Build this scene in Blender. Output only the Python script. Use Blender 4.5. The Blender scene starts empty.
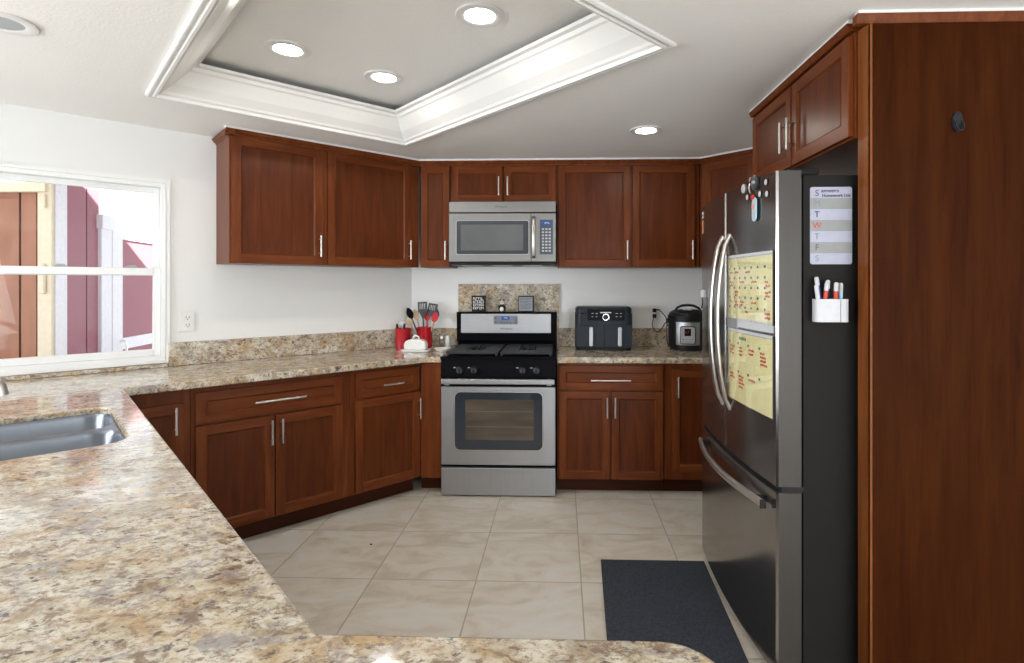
import bpy, bmesh, math, random
from mathutils import Vector, Matrix
random.seed(7)
R = math.radians
S2 = math.sqrt(2)
C = bpy.context.scene.collection
scn = bpy.context.scene

# ------------------------------------------------------------------ camera, world, sun, daylight fill lamps, exposure
cam_d = bpy.data.cameras.new('camera'); cam = bpy.data.objects.new('camera', cam_d); C.objects.link(cam)
cam.location = (0, 0, 1.394); cam.rotation_euler = (R(90), 0, 0.032)
cam_d.sensor_width = 36; cam_d.lens = 540 / 1024 * 36
cam_d.shift_x = -(544.5 - 512) / 1024; cam_d.shift_y = -(331.5 - 284.4) / 1024
cam_d.clip_start = 0.02
scn.camera = cam
scn.view_settings.view_transform = 'Standard'; scn.view_settings.look = 'None'
scn.view_settings.gamma = 1; scn.view_settings.use_curve_mapping = False
scn.view_settings.exposure = 0.80

w = bpy.data.worlds.new('sky'); scn.world = w; w.use_nodes = True
nt = w.node_tree; bg = nt.nodes['Background']
bg.inputs[0].default_value = (0.86, 0.93, 1.0, 1); bg.inputs[1].default_value = 1.2

sun_d = bpy.data.lights.new('sun', 'SUN'); sun = bpy.data.objects.new('sun', sun_d); C.objects.link(sun)
SUNV = Vector((0.75, 0.06, 0.72)).normalized()
sun.rotation_euler = SUNV.to_track_quat('Z', 'Y').to_euler(); sun.location = (2, 0, 8)
sun_d.energy = 14; sun_d.angle = R(0.6); sun_d.color = (1, 0.96, 0.9)

def area(name, loc, target, sx, sy, power, col=(1, 1, 1)):
    d = bpy.data.lights.new(name, 'AREA'); d.shape = 'RECTANGLE'; d.size = sx; d.size_y = sy
    d.energy = power; d.color = col
    o = bpy.data.objects.new(name, d); C.objects.link(o); o.location = loc
    o.rotation_euler = (Vector(target) - Vector(loc)).to_track_quat('-Z', 'Y').to_euler()
    return o
# area lamps added as daylight fill at the unseen rear door and west window
area('rear_door_fill', (2.0, -3.56, 1.10), (2.0, 0, 2.0), 2.2, 1.9, 72, (0.95, 0.98, 1.0))
area('west_window_fill', (-4.16, -.3, 1.4), (0, .1, 2.0), 2.1, 1.3, 92, (0.93, 0.97, 1.0))

def UV(u, v): return ((u - v) / S2, (u + v) / S2)

# ------------------------------------------------------------------ materials
MATS = {}
def principled(name, col=(0.8, 0.8, 0.8), rough=0.5, metal=0.0, spec=0.5, emit=None, estr=0, noise=None, bump=None, coat=0):
    m = bpy.data.materials.new(name); m.use_nodes = True; n = m.node_tree; p = n.nodes['Principled BSDF']
    p.inputs['Base Color'].default_value = (*col, 1); p.inputs['Roughness'].default_value = rough
    p.inputs['Metallic'].default_value = metal; p.inputs['Specular IOR Level'].default_value = spec
    p.inputs['Coat Weight'].default_value = coat
    if emit: p.inputs['Emission Color'].default_value = (*emit, 1); p.inputs['Emission Strength'].default_value = estr
    tc = n.nodes.new('ShaderNodeTexCoord'); mp = n.nodes.new('ShaderNodeMapping'); n.links.new(tc.outputs['Object'], mp.inputs[0])
    ns = n.nodes.new('ShaderNodeTexNoise'); n.links.new(mp.outputs[0], ns.inputs['Vector'])
    sc, amt, stretch = noise if noise else (30, 0.05, (1, 1, 1))
    ns.inputs['Scale'].default_value = sc; ns.inputs['Detail'].default_value = 4; mp.inputs['Scale'].default_value = stretch
    rp = n.nodes.new('ShaderNodeValToRGB'); n.links.new(ns.outputs['Fac'], rp.inputs[0])
    rp.color_ramp.elements[0].position = .3; rp.color_ramp.elements[1].position = .7
    rp.color_ramp.elements[0].color = (*[c * (1 - amt) for c in col], 1); rp.color_ramp.elements[1].color = (*[min(1, c * (1 + amt)) for c in col], 1)
    n.links.new(rp.outputs[0], p.inputs['Base Color'])
    if bump:
        n2 = n.nodes.new('ShaderNodeTexNoise'); n2.inputs['Scale'].default_value = bump[0]; n2.inputs['Detail'].default_value = 3
        n.links.new(mp.outputs[0], n2.inputs['Vector'])
        b = n.nodes.new('ShaderNodeBump'); b.inputs['Strength'].default_value = bump[1]; b.inputs['Distance'].default_value = bump[2]
        n.links.new(n2.outputs['Fac'], b.inputs['Height']); n.links.new(b.outputs[0], p.inputs['Normal'])
    return m

def wood(name, dark, mid, light, horizontal=False, rough=0.33, spec=.14):
    m = bpy.data.materials.new(name); m.use_nodes = True; n = m.node_tree; p = n.nodes['Principled BSDF']
    tc = n.nodes.new('ShaderNodeTexCoord'); oi = n.nodes.new('ShaderNodeObjectInfo')
    off = n.nodes.new('ShaderNodeVectorMath'); off.operation = 'MULTIPLY_ADD'
    cmb = n.nodes.new('ShaderNodeCombineXYZ'); n.links.new(oi.outputs['Random'], cmb.inputs[0]); n.links.new(oi.outputs['Random'], cmb.inputs[2])
    n.links.new(cmb.outputs[0], off.inputs[0]); off.inputs[1].default_value = (9, 9, 9); n.links.new(tc.outputs['Object'], off.inputs[2])
    mp = n.nodes.new('ShaderNodeMapping'); n.links.new(off.outputs[0], mp.inputs[0])
    mp.inputs['Scale'].default_value = (0.9, 9, 9) if horizontal else (9, 9, 0.9)
    a = n.nodes.new('ShaderNodeTexNoise'); a.inputs['Scale'].default_value = 2.2; a.inputs['Detail'].default_value = 6; a.inputs['Roughness'].default_value = .62; a.inputs['Distortion'].default_value = .7
    n.links.new(mp.outputs[0], a.inputs['Vector'])
    mp2 = n.nodes.new('ShaderNodeMapping'); n.links.new(off.outputs[0], mp2.inputs[0]); mp2.inputs['Scale'].default_value = (4, 160, 160) if horizontal else (160, 160, 4)
    f = n.nodes.new('ShaderNodeTexNoise'); f.inputs['Scale'].default_value = 1; f.inputs['Detail'].default_value = 2; n.links.new(mp2.outputs[0], f.inputs['Vector'])
    mix = n.nodes.new('ShaderNodeMath'); mix.operation = 'MULTIPLY_ADD'; n.links.new(f.outputs['Fac'], mix.inputs[0]); mix.inputs[1].default_value = .25
    n.links.new(a.outputs['Fac'], mix.inputs[2])
    rp = n.nodes.new('ShaderNodeValToRGB'); n.links.new(mix.outputs[0], rp.inputs[0])
    e = rp.color_ramp.elements; e[0].position = .42; e[0].color = (*dark, 1); e[1].position = .85; e[1].color = (*light, 1)
    x = e.new(.62); x.color = (*mid, 1)
    n.links.new(rp.outputs[0], p.inputs['Base Color']); p.inputs['Roughness'].default_value = rough
    p.inputs['Specular IOR Level'].default_value = spec
    return m

def granite(name):
    m = bpy.data.materials.new(name); m.use_nodes = True; n = m.node_tree; p = n.nodes['Principled BSDF']
    L = n.links.new
    tc = n.nodes.new('ShaderNodeTexCoord')
    mp = n.nodes.new('ShaderNodeMapping'); L(tc.outputs['Object'], mp.inputs[0])
    mp.inputs['Rotation'].default_value = (0, 0, R(-62)); mp.inputs['Scale'].default_value = (1.0, 1.4, 1.2)
    def noise(scale, detail=5, rough=.6, dist=0.0):
        a = n.nodes.new('ShaderNodeTexNoise'); a.inputs['Scale'].default_value = scale; a.inputs['Detail'].default_value = detail
        a.inputs['Roughness'].default_value = rough; a.inputs['Distortion'].default_value = dist; L(mp.outputs[0], a.inputs['Vector']); return a.outputs['Fac']
    def ramp(src, pts):
        r = n.nodes.new('ShaderNodeValToRGB'); L(src, r.inputs[0]); e = r.color_ramp.elements
        e[0].position, e[0].color = pts[0][0], (*pts[0][1], 1); e[1].position, e[1].color = pts[-1][0], (*pts[-1][1], 1)
        for q, c in pts[1:-1]: x = e.new(q); x.color = (*c, 1)
        return r.outputs[0]
    def mixc(fac, a, b, mode='MIX'):
        x = n.nodes.new('ShaderNodeMix'); x.data_type = 'RGBA'; x.blend_type = mode
        if isinstance(fac, float): x.inputs[0].default_value = fac
        else: L(fac, x.inputs[0])
        L(a, x.inputs[6])
        if isinstance(b, tuple): x.inputs[7].default_value = (*b, 1)
        else: L(b, x.inputs[7])
        return x.outputs[2]
    W, K = (1, 1, 1), (0, 0, 0)
    base = ramp(noise(13, 9, .72, .5), [(.31, (.27, .19, .11)), (.40, (.42, .335, .225)), (.48, (.56, .485, .365)), (.56, (.67, .61, .50)), (.68, (.76, .73, .66))])
    c = base
    gold = ramp(noise(6, 8, .7, .6), [(.50, K), (.63, (.74, .74, .74))])
    c = mixc(gold, c, (.48, .29, .11))
    pale = ramp(noise(17, 8, .7, .4), [(.53, K), (.62, (.75, .75, .75))])
    c = mixc(pale, c, (.74, .69, .60))
    grey = ramp(noise(14, 9, .75, .4), [(.51, K), (.61, (.8, .8, .8))])
    c = mixc(grey, c, (.29, .265, .275))
    brown = ramp(noise(30, 7, .75, .5), [(.525, K), (.60, (.8, .8, .8))])
    c = mixc(brown, c, (.19, .11, .065))
    fine = ramp(noise(85, 5, .7, .3), [(.38, (.7, .7, .7)), (.49, K)])
    c = mixc(fine, c, (.25, .18, .12))
    sp1 = ramp(noise(44, 3, .6, .2), [(.33, (.9, .9, .9)), (.40, K)])
    c = mixc(sp1, c, (.11, .075, .06))
    sp2 = ramp(noise(21, 5, .7, .3), [(.61, K), (.67, (.9, .9, .9))])
    c = mixc(sp2, c, (.11, .095, .105))
    L(c, p.inputs['Base Color']); p.inputs['Roughness'].default_value = .09; p.inputs['Specular IOR Level'].default_value = .5
    return m

def tile_mat(name):
    m = bpy.data.materials.new(name); m.use_nodes = True; n = m.node_tree; p = n.nodes['Principled BSDF']; L = n.links.new
    tc = n.nodes.new('ShaderNodeTexCoord'); mp = n.nodes.new('ShaderNodeMapping'); L(tc.outputs['Object'], mp.inputs[0])
    T = .4942; mp.inputs['Location'].default_value = (.8977 + 20 * T, -3.0224 + 20 * T, 0)
    br = n.nodes.new('ShaderNodeTexBrick'); L(mp.outputs[0], br.inputs['Vector']); br.offset = 0; br.squash = 1
    br.inputs['Scale'].default_value = 1; br.inputs['Brick Width'].default_value = T; br.inputs['Row Height'].default_value = T
    br.inputs['Mortar Size'].default_value = .0035; br.inputs['Mortar Smooth'].default_value = .3; br.inputs['Bias'].default_value = 0
    br.inputs['Color1'].default_value = (0, 0, 0, 1); br.inputs['Color2'].default_value = (1, 1, 1, 1)
    ad = n.nodes.new('ShaderNodeVectorMath'); ad.operation = 'MULTIPLY_ADD'; L(br.outputs['Color'], ad.inputs[0]); ad.inputs[1].default_value = (13, 7, 5); L(mp.outputs[0], ad.inputs[2])
    m2 = n.nodes.new('ShaderNodeMapping'); L(ad.outputs[0], m2.inputs[0]); m2.inputs['Rotation'].default_value = (0, 0, R(-38)); m2.inputs['Scale'].default_value = (1, 2.1, 1)
    a = n.nodes.new('ShaderNodeTexNoise'); L(m2.outputs[0], a.inputs['Vector']); a.inputs['Scale'].default_value = 3.2; a.inputs['Detail'].default_value = 7; a.inputs['Roughness'].default_value = .6; a.inputs['Distortion'].default_value = 1.1
    rp = n.nodes.new('ShaderNodeValToRGB'); L(a.outputs['Fac'], rp.inputs[0]); e = rp.color_ramp.elements
    e[0].position = .28; e[0].color = (.50, .445, .375, 1); e[1].position = .76; e[1].color = (.72, .685, .635, 1)
    for q, c in ((.42, (.60, .54, .455)), (.5, (.66, .60, .52)), (.6, (.69, .655, .605))): x = e.new(q); x.color = (*c, 1)
    mx = n.nodes.new('ShaderNodeMix'); mx.data_type = 'RGBA'; L(br.outputs['Fac'], mx.inputs[0]); L(rp.outputs[0], mx.inputs[6]); mx.inputs[7].default_value = (.42, .37, .30, 1)
    L(mx.outputs[2], p.inputs['Base Color']); p.inputs['Roughness'].default_value = .38
    b = n.nodes.new('ShaderNodeBump'); b.invert = True; b.inputs['Distance'].default_value = .002; b.inputs['Strength'].default_value = .6; L(br.outputs['Fac'], b.inputs['Height']); L(b.outputs[0], p.inputs['Normal'])
    return m

def glass_mat(name, tint=(1, 1, 1), refl=1.0):
    m = bpy.data.materials.new(name); m.use_nodes = True; n = m.node_tree; n.nodes.clear(); L = n.links.new
    out = n.nodes.new('ShaderNodeOutputMaterial'); tr = n.nodes.new('ShaderNodeBsdfTransparent'); tr.inputs[0].default_value = (*tint, 1)
    gl = n.nodes.new('ShaderNodeBsdfGlossy'); gl.inputs['Roughness'].default_value = .01
    fr = n.nodes.new('ShaderNodeLayerWeight'); pw = n.nodes.new('ShaderNodeMath'); pw.operation = 'POWER'; pw.inputs[1].default_value = 4; L(fr.outputs['Facing'], pw.inputs[0]); ad = n.nodes.new('ShaderNodeMath'); ad.operation = 'MULTIPLY_ADD'; L(pw.outputs[0], ad.inputs[0]); ad.inputs[1].default_value = .6; ad.inputs[2].default_value = .035; mx = n.nodes.new('ShaderNodeMixShader')
    mu = n.nodes.new('ShaderNodeMath'); mu.operation = 'MULTIPLY'; mu.inputs[1].default_value = refl; L(ad.outputs[0], mu.inputs[0])
    L(mu.outputs[0], mx.inputs[0]); L(tr.outputs[0], mx.inputs[1]); L(gl.outputs[0], mx.inputs[2]); L(mx.outputs[0], out.inputs[0])
    return m

WD, WM, WL = (.100, .0235, .0060), (.142, .0355, .0095), (.195, .056, .016)
M = dict(
    wood=wood('cherry_wood', WD, WM, WL), woodh=wood('cherry_wood_crossgrain', WD, WM, WL, True),
    doorpanel=wood('cherry_wood_panel', (.070, .0160, .0042), (.099, .0235, .0062), (.134, .035, .0095)),
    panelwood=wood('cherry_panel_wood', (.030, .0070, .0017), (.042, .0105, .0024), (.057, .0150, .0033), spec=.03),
    edge=wood('cherry_edge_wood', (.14, .040, .010), (.20, .062, .016), (.26, .085, .024)),
    kick=principled('toe_kick_wood', (.050, .013, .005), .5, 0, .12),
    granite=granite('granite'), tile=tile_mat('floor_tile'),
    wall=principled('wall_paint', (.84, .845, .84), .85, noise=(3, .01, (1, 1, 1)), bump=(140, .12, .002)),
    ceil=principled('ceiling_paint', (.90, .893, .875), .9, noise=(3, .01, (1, 1, 1)), bump=(90, .35, .003)),
    white=principled('white_paint', (.80, .80, .79), .35, noise=(5, .01, (1, 1, 1))),
    vinyl=principled('white_vinyl', (.86, .87, .87), .3, noise=(5, .01, (1, 1, 1))),
    steel=principled('stainless_steel', (.40, .41, .43), .42, .9, noise=(3, .05, (1.5, 1.5, 90))),
    steelm=principled('microwave_steel', (.24, .238, .235), .45, .9, noise=(3, .05, (90, 1.5, 1.5))),
    steelh=principled('stainless_steel_brushed', (.39, .395, .41), .42, .92, noise=(3, .05, (90, 1.5, 1.5))),
    silver=principled('silver_plastic', (.40, .41, .43), .38, .55),
    nickel=principled('brushed_nickel', (.58, .56, .53), .34, 1.0),
    chrome=principled('chrome', (.85, .85, .86), .08, 1.0),
    sink=principled('sink_steel', (.15, .165, .190), .27, .85, noise=(4, .06, (60, 2, 2))),
    fridge=principled('dark_stainless_steel', (.30, .285, .275), .17, .95, noise=(3, .05, (60, 60, 1))),
    fridgeedge=principled('dark_stainless_edge', (.050, .045, .040), .42, .5, noise=(3, .05, (60, 60, 1))),
    fridgeside=principled('charcoal_cabinet_paint', (.014, .0125, .0115), .55, .0, .12, bump=(300, .1, .001)),
    black=principled('black_enamel', (.005, .005, .007), .24, 0, .05),
    blackm=principled('black_matte', (.010, .010, .011), .45, 0, .25),
    iron=principled('cast_iron', (.020, .023, .028), .5, .0, bump=(200, .2, .001)),
    oglass=principled('dark_oven_glass', (.028, .036, .048), .06, 0, .6),
    oinner=principled('oven_inner_glass', (.085, .068, .052), .10, 0, .5, noise=(2.5, .35, (1, 1, 6))),
    mwin=principled('microwave_mesh_glass', (.10, .11, .115), .12, 0, .6, noise=(3, .2, (1, 1, 1))),
    keypad=principled('keypad_blue_grey', (.045, .06, .085), .35),
    lcd=principled('display_blue', (.02, .04, .12), .2, emit=(.05, .12, .4), estr=.35),
    fryer=principled('slate_grey_plastic', (.018, .024, .034), .38, 0, .2),
    red=principled('red_ceramic', (.45, .012, .022), .22), redp=principled('red_silicone', (.55, .012, .02), .4),
    ceramic=principled('white_ceramic', (.82, .82, .80), .2),
    greyp=principled('grey_nylon', (.035, .042, .052), .4), lwood=principled('light_wood', (.62, .47, .30), .6, noise=(8, .12, (1, 1, .1))),
    mat=principled('navy_mat', (.030, .037, .052), .85, noise=(120, .5, (1, 1, 1)), bump=(220, .8, .006)),
    paper=principled('yellow_paper', (.98, .90, .50), .6), whitep=principled('white_plastic', (.56, .57, .60), .4),
    board=principled('whiteboard', (.40, .41, .52), .5), boardg=principled('whiteboard_grey', (.27, .28, .28), .5),
    ink=principled('navy_ink', (.02, .02, .06), .6), inkg=principled('faded_ink', (.20, .24, .26), .6), inkr=principled('red_ink', (.60, .06, .03), .6),
    inkt=principled('teal_ink', (.03, .16, .20), .6), inkb=principled('blue_ink', (.03, .10, .42), .6),
    sleeve=glass_mat('clear_sleeve', (.97, .97, .97), 1.6), pane=glass_mat('window_glass', (.97, .98, .98), .3), clear=glass_mat('clear_glass', (.85, .88, .88), 2.0),
    lamp=principled('lamp_lens', (.9, .88, .82), .5, emit=(1, .94, .84), estr=62),
    greyl2=principled('dim_rack_metal', (.13, .11, .09), .4),
    hookgrey=principled('hook_grey', (.012, .013, .017), .4, 0, .25),
    padgrey=principled('pad_grey', (.17, .19, .23), .4),
    padgrey2=principled('sign_grey', (.30, .33, .37), .5),
    greyl=principled('grey_lens', (.42, .46, .48), .5),
    brownshed=principled('brown_siding', (.40, .175, .105), .8, noise=(14, .12, (1, 1, .3))),
    rose=principled('rose_siding', (.33, .125, .155), .8, noise=(60, .10, (1, 1, 1))),
    cream=principled('cream_trim', (.80, .68, .50), .7), wtrim=principled('white_outdoor_trim', (.78, .74, .78), .6),
    conc=principled('concrete', (.45, .43, .40), .9, noise=(6, .1, (1, 1, 1))), shade_grey=principled('shade_slab_grey', (.16, .15, .14), .9),
    green=principled('green_dot', (.05, .25, .12), .5), pink=principled('pink_plastic', (.80, .32, .36), .5), lblue=principled('light_blue_plastic', (.42, .68, .82), .4),
    orange=principled('orange_sticker', (.55, .22, .10), .5), led=principled('led_red', (.15, .005, .01), .3, emit=(.8, .02, .05), estr=.06),
)

# ------------------------------------------------------------------ mesh helpers
class MB:
    def __init__(s): s.bm = bmesh.new()
    def face(s, pts, mi=0):
        f = s.bm.faces.new([s.bm.verts.new(p) for p in pts]); f.material_index = mi; return f
    def box(s, x0, x1, y0, y1, z0, z1, mi=0):
        v = [s.bm.verts.new((x, y, z)) for z in (z0, z1) for y in (y0, y1) for x in (x0, x1)]
        for q in ((0, 2, 3, 1), (4, 5, 7, 6), (0, 1, 5, 4), (2, 6, 7, 3), (0, 4, 6, 2), (1, 3, 7, 5)):
            f = s.bm.faces.new([v[i] for i in q]); f.material_index = mi
        return s
    def prism(s, poly, axis, a0, a1, mi=0):
        # poly 2D points; axis 'x': (y,z), 'y': (x,z), 'z': (x,y)
        def P(p, a):
            return (a, p[0], p[1]) if axis == 'x' else (p[0], a, p[1]) if axis == 'y' else (p[0], p[1], a)
        A = [s.bm.verts.new(P(p, a0)) for p in poly]; Bv = [s.bm.verts.new(P(p, a1)) for p in poly]
        n = len(poly); fs = [s.bm.faces.new(A), s.bm.faces.new(list(reversed(Bv)))]
        for i in range(n): fs.append(s.bm.faces.new((A[i], Bv[i], Bv[(i + 1) % n], A[(i + 1) % n])))
        for f in fs: f.material_index = mi
        return s
    def lathe(s, prof, c=(0, 0, 0), n=28, mi=0, axis='z'):
        rings = []
        for r, z in prof:
            ring = []
            for i in range(n):
                a = 2 * math.pi * i / n; x, y = r * math.cos(a), r * math.sin(a)
                p = (x, y, z) if axis == 'z' else (x, z, y) if axis == 'y' else (z, x, y)
                ring.append(s.bm.verts.new((c[0] + p[0], c[1] + p[1], c[2] + p[2])))
            rings.append(ring)
        fs = []
        for a, b in zip(rings, rings[1:]):
            for i in range(n): fs.append(s.bm.faces.new((a[i], a[(i + 1) % n], b[(i + 1) % n], b[i])))
        if prof[0][0] > 1e-5: fs.append(s.bm.faces.new(list(reversed(rings[0]))))
        if prof[-1][0] > 1e-5: fs.append(s.bm.faces.new(rings[-1]))
        for f in fs: f.material_index = mi
        return s
    def tube(s, path, r, n=10, mi=0, flat=None, closed=False):
        # sweep a circle (or an ellipse: flat=(ru, rv, up)) along a path
        path = [Vector(p) for p in path]; rings = []; prev = None
        for i, p in enumerate(path):
            if closed: t = path[(i + 1) % len(path)] - path[i - 1]
            else: t = path[min(i + 1, len(path) - 1)] - path[max(i - 1, 0)]
            t.normalize()
            if flat: a = Vector(flat[2]) - t * t.dot(Vector(flat[2]))
            elif prev is not None: a = prev - t * t.dot(prev)
            else: a = Vector((0, 0, 1)) if abs(t.z) < .9 else Vector((1, 0, 0)); a = a - t * t.dot(a)
            a.normalize(); b = t.cross(a); prev = a
            rr = r[i] if isinstance(r, (list, tuple)) else r
            ra, rb = (flat[0], flat[1]) if flat else (rr, rr)
            rings.append([s.bm.verts.new(p + a * ra * math.cos(2 * math.pi * k / n) + b * rb * math.sin(2 * math.pi * k / n)) for k in range(n)])
        prs = list(zip(rings, rings[1:])) + ([(rings[-1], rings[0])] if closed else [])
        for A, B in prs:
            for k in range(n): f = s.bm.faces.new((A[k], A[(k + 1) % n], B[(k + 1) % n], B[k])); f.material_index = mi
        if not closed:
            s.bm.faces.new(list(reversed(rings[0]))).material_index = mi; s.bm.faces.new(rings[-1]).material_index = mi
        return s
    def build(s, name, mats, parent=None, loc=(0, 0, 0), rot=0, bevel=0, smooth=False, seg=2):
        bmesh.ops.remove_doubles(s.bm, verts=s.bm.verts, dist=1e-6)
        bmesh.ops.recalc_face_normals(s.bm, faces=s.bm.faces)
        me = bpy.data.meshes.new(name); s.bm.to_mesh(me); s.bm.free()
        for m in (mats if isinstance(mats, (list, tuple)) else [mats]): me.materials.append(M[m])
        if smooth:
            for p in me.polygons: p.use_smooth = True
            me.set_sharp_from_angle(angle=R(38))
        o = bpy.data.objects.new(name, me); C.objects.link(o); o.location = loc; o.rotation_euler = (0, 0, rot)
        if parent: o.parent = parent
        if bevel:
            b = o.modifiers.new('bevel', 'BEVEL'); b.width = bevel; b.segments = seg; b.limit_method = 'ANGLE'; b.angle_limit = R(40)
        return o

def rrect(x0, x1, z0, z1, r, n=6):
    pts = []
    for cx, cz, a0 in ((x1 - r, z0 + r, -90), (x1 - r, z1 - r, 0), (x0 + r, z1 - r, 90), (x0 + r, z0 + r, 180)):
        for i in range(n + 1):
            a = R(a0 + 90 * i / n); pts.append((cx + r * math.cos(a), cz + r * math.sin(a)))
    return pts
def tag(o, label, cat, group=None):
    o['label'] = label; o['category'] = cat
    if group: o['group'] = group
    return o
def struct(o): o['kind'] = 'structure'; return o
def empty(name, label, cat, loc=(0, 0, 0), rot=0, group=None):
    o = bpy.data.objects.new(name, None); C.objects.link(o); o.location = loc; o.rotation_euler = (0, 0, rot); o.empty_display_size = .1
    return tag(o, label, cat, group)
def text(name, body, size, mat, parent, loc, rot=(R(90), 0, 0), ext=.0004, align='CENTER', shear=0, sx=1):
    d = bpy.data.curves.new(name, 'FONT'); d.body = body; d.size = size; d.extrude = ext; d.align_x = align; d.align_y = 'CENTER'; d.shear = shear
    d.materials.append(M[mat]); o = bpy.data.objects.new(name, d); C.objects.link(o); o.location = loc; o.rotation_euler = rot; o.scale = (sx, 1, 1)
    bpy.context.view_layer.update()
    me = bpy.data.meshes.new_from_object(o.evaluated_get(bpy.context.evaluated_depsgraph_get())); me.name = name
    m_ = bpy.data.objects.new(name, me); bpy.data.objects.remove(o); bpy.data.curves.remove(d)
    m_.name = name; C.objects.link(m_); m_.location = loc; m_.rotation_euler = rot; m_.scale = (sx, 1, 1)
    if parent: m_.parent = parent
    return m_
def strokes(name, x0, x1, z0, z1, rows, mat, parent, y, seed=1, fill=.8):
    # rows of small letter-like marks standing for lettering too small to read
    rnd = random.Random(seed); b = MB(); rh = (z1 - z0) / rows
    for i in range(rows):
        x = x0 + rnd.uniform(0, .04) * (x1 - x0); top = z1 - i * rh
        while x < x1 - rh * .2:
            w_ = rh * rnd.uniform(.25, .6); w_ = min(w_, x1 - x); h = rh * fill * rnd.uniform(.75, 1)
            k = rnd.random(); t_ = max(rh * .16, .0006)
            b.box(x, x + t_, y, y + .0006, top - h, top)
            if k < .7: b.box(x + t_, x + w_, y, y + .0006, top - t_, top)
            if k > .3: b.box(x + t_, x + w_, y, y + .0006, top - h, top - h + t_)
            x += w_ + rh * .16
    return b.build(name, mat, parent)
def slab(outer, holes, z0, z1):
    b = MB(); bm = b.bm; edges = []
    for loop in [outer] + holes:
        vs = [bm.verts.new((x, y, z1)) for x, y in loop]
        edges += [bm.edges.new((vs[i], vs[(i + 1) % len(vs)])) for i in range(len(vs))]
    bmesh.ops.triangle_fill(bm, use_beauty=True, use_dissolve=True, edges=edges)
    r = bmesh.ops.extrude_face_region(bm, geom=list(bm.faces)[:])
    bmesh.ops.translate(bm, verts=[v for v in r['geom'] if isinstance(v, bmesh.types.BMVert)], vec=(0, 0, z0 - z1))
    return b

# ------------------------------------------------------------------ room shell
CZ = 2.30; WY = 4.22; WV = 3.82; XR = 1.62
b = MB(); b.box(-4.05, 3.5, -3.5, 4.4, -.03, 0)
struct(b.build('floor', 'tile'))
TU0, TU1, TV0, TV1 = .37, 1.75, 1.14, 3.165
hole = [UV(TU0, TV0), UV(TU1, TV0), UV(TU1, TV1), UV(TU0, TV1)]
struct(slab([(-4.1, -3.6), (3.6, -3.6), (3.6, 4.5), (-4.1, 4.5)], [hole], CZ, CZ + .02).build('ceiling', 'ceil'))
b = MB(); t = .02
b.box(TU0 - t, TU1 + t, TV0 - t, TV1 + t, 2.475, 2.495)
for q in ((TU0 - t, TU0, TV0, TV1), (TU1, TU1 + t, TV0, TV1), (TU0 - t, TU1 + t, TV0 - t, TV0), (TU0 - t, TU1 + t, TV1, TV1 + t)): b.box(*q, CZ + .001, 2.475)
struct(b.build('ceiling', 'ceil', rot=R(45)))
# crown moulding of the tray, swept round the rectangle
prof = [(0, 2.3005), (0, 2.290), (.007, 2.285), (.013, 2.285), (.016, 2.292), (.024, 2.292), (.028, 2.282), (.038, 2.282), (.044, 2.296), (.055, 2.302), (.062, 2.312), (.10, 2.345), (.15, 2.402), (.160, 2.408), (.168, 2.422), (.185, 2.428), (.190, 2.44), (.178, 2.444), (.044, 2.312)]
b = MB(); rings = []
for d, z in prof:
    rings.append([b.bm.verts.new((x, y, z)) for x, y in ((TU0 + d, TV0 + d), (TU1 - d, TV0 + d), (TU1 - d, TV1 - d), (TU0 + d, TV1 - d))])
for A, Bq in zip(rings, rings[1:]):
    for i in range(4): b.bm.faces.new((A[i], A[(i + 1) % 4], Bq[(i + 1) % 4], Bq[i]))
struct(b.build('trim_1', 'white', rot=R(45)))

# walls
CX = WY - WV * S2   # x of the corner between diagonal and back wall
b = MB(); b.box(CX - .1, XR + .12, WY, WY + .12, 0, CZ); struct(b.build('wall_back', 'wall'))
b = MB(); b.box(XR, XR + .15, 1.888, WY, 0, CZ); struct(b.build('wall_right', 'wall'))
b = MB(); b.box(1.78, 3.5, 1.822, 1.92, 0, CZ); struct(b.build('wall_right', 'wall'))
UE = (WY + CX) / S2   # u of corner
WU0, WU1, WZ0, WZ1 = -.72, .566, .937, 2.003
b = MB(); b.box(-1.75, WU0, 0, .12, 0, CZ); b.box(WU1, UE, 0, .12, 0, CZ); b.box(WU0, WU1, 0, .12, 0, WZ0); b.box(WU0, WU1, 0, .12, WZ1, CZ)
struct(b.build('wall_left', 'wall', loc=(*UV(0, WV), 0), rot=R(45)))
XW = UV(-1.75, WV)[0]
def holed(name, length, x0, x1, z0, z1, loc, rot):
    b = MB(); b.box(0, x0, 0, .1, 0, CZ); b.box(x1, length, 0, .1, 0, CZ)
    if z0 > 0: b.box(x0, x1, 0, .1, 0, z0)
    b.box(x0, x1, 0, .1, z1, CZ)
    return struct(b.build(name, 'wall', loc=loc, rot=rot))
yW = UV(-1.75, WV)[1]
holed('wall_west', yW + 3.5, 2.1, 4.3, .75, 2.05, (XW, -3.5, 0), R(90))
b = MB()
for x0, x1 in ((2.1, 2.15), (3.17, 3.23), (4.25, 4.3)): b.box(x0, x1, .01, .06, .75, 2.05)
for z0, z1 in ((.75, .80), (2.0, 2.05)): b.box(2.15, 4.25, .01, .06, z0, z1)
struct(b.build('window_2', 'vinyl', loc=(XW, -3.5, 0), rot=R(90)))
holed('wall_rear', 7.6, .3, 2.7, 0, 2.08, (3.5, -3.5, 0), R(180))
b = MB()
for x0, x1 in ((.3, .36), (1.45, 1.55), (2.64, 2.7)): b.box(x0, x1, .01, .06, 0, 2.08)
for z0, z1 in ((0, .06), (2.02, 2.08)): b.box(.36, 2.64, .01, .06, z0, z1)
struct(b.build('door_1', 'vinyl', loc=(3.5, -3.5, 0), rot=R(180)))
b = MB(); b.box(3.5, 3.6, -3.5, 1.95, 0, CZ); struct(b.build('wall_right', 'wall'))

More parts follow.
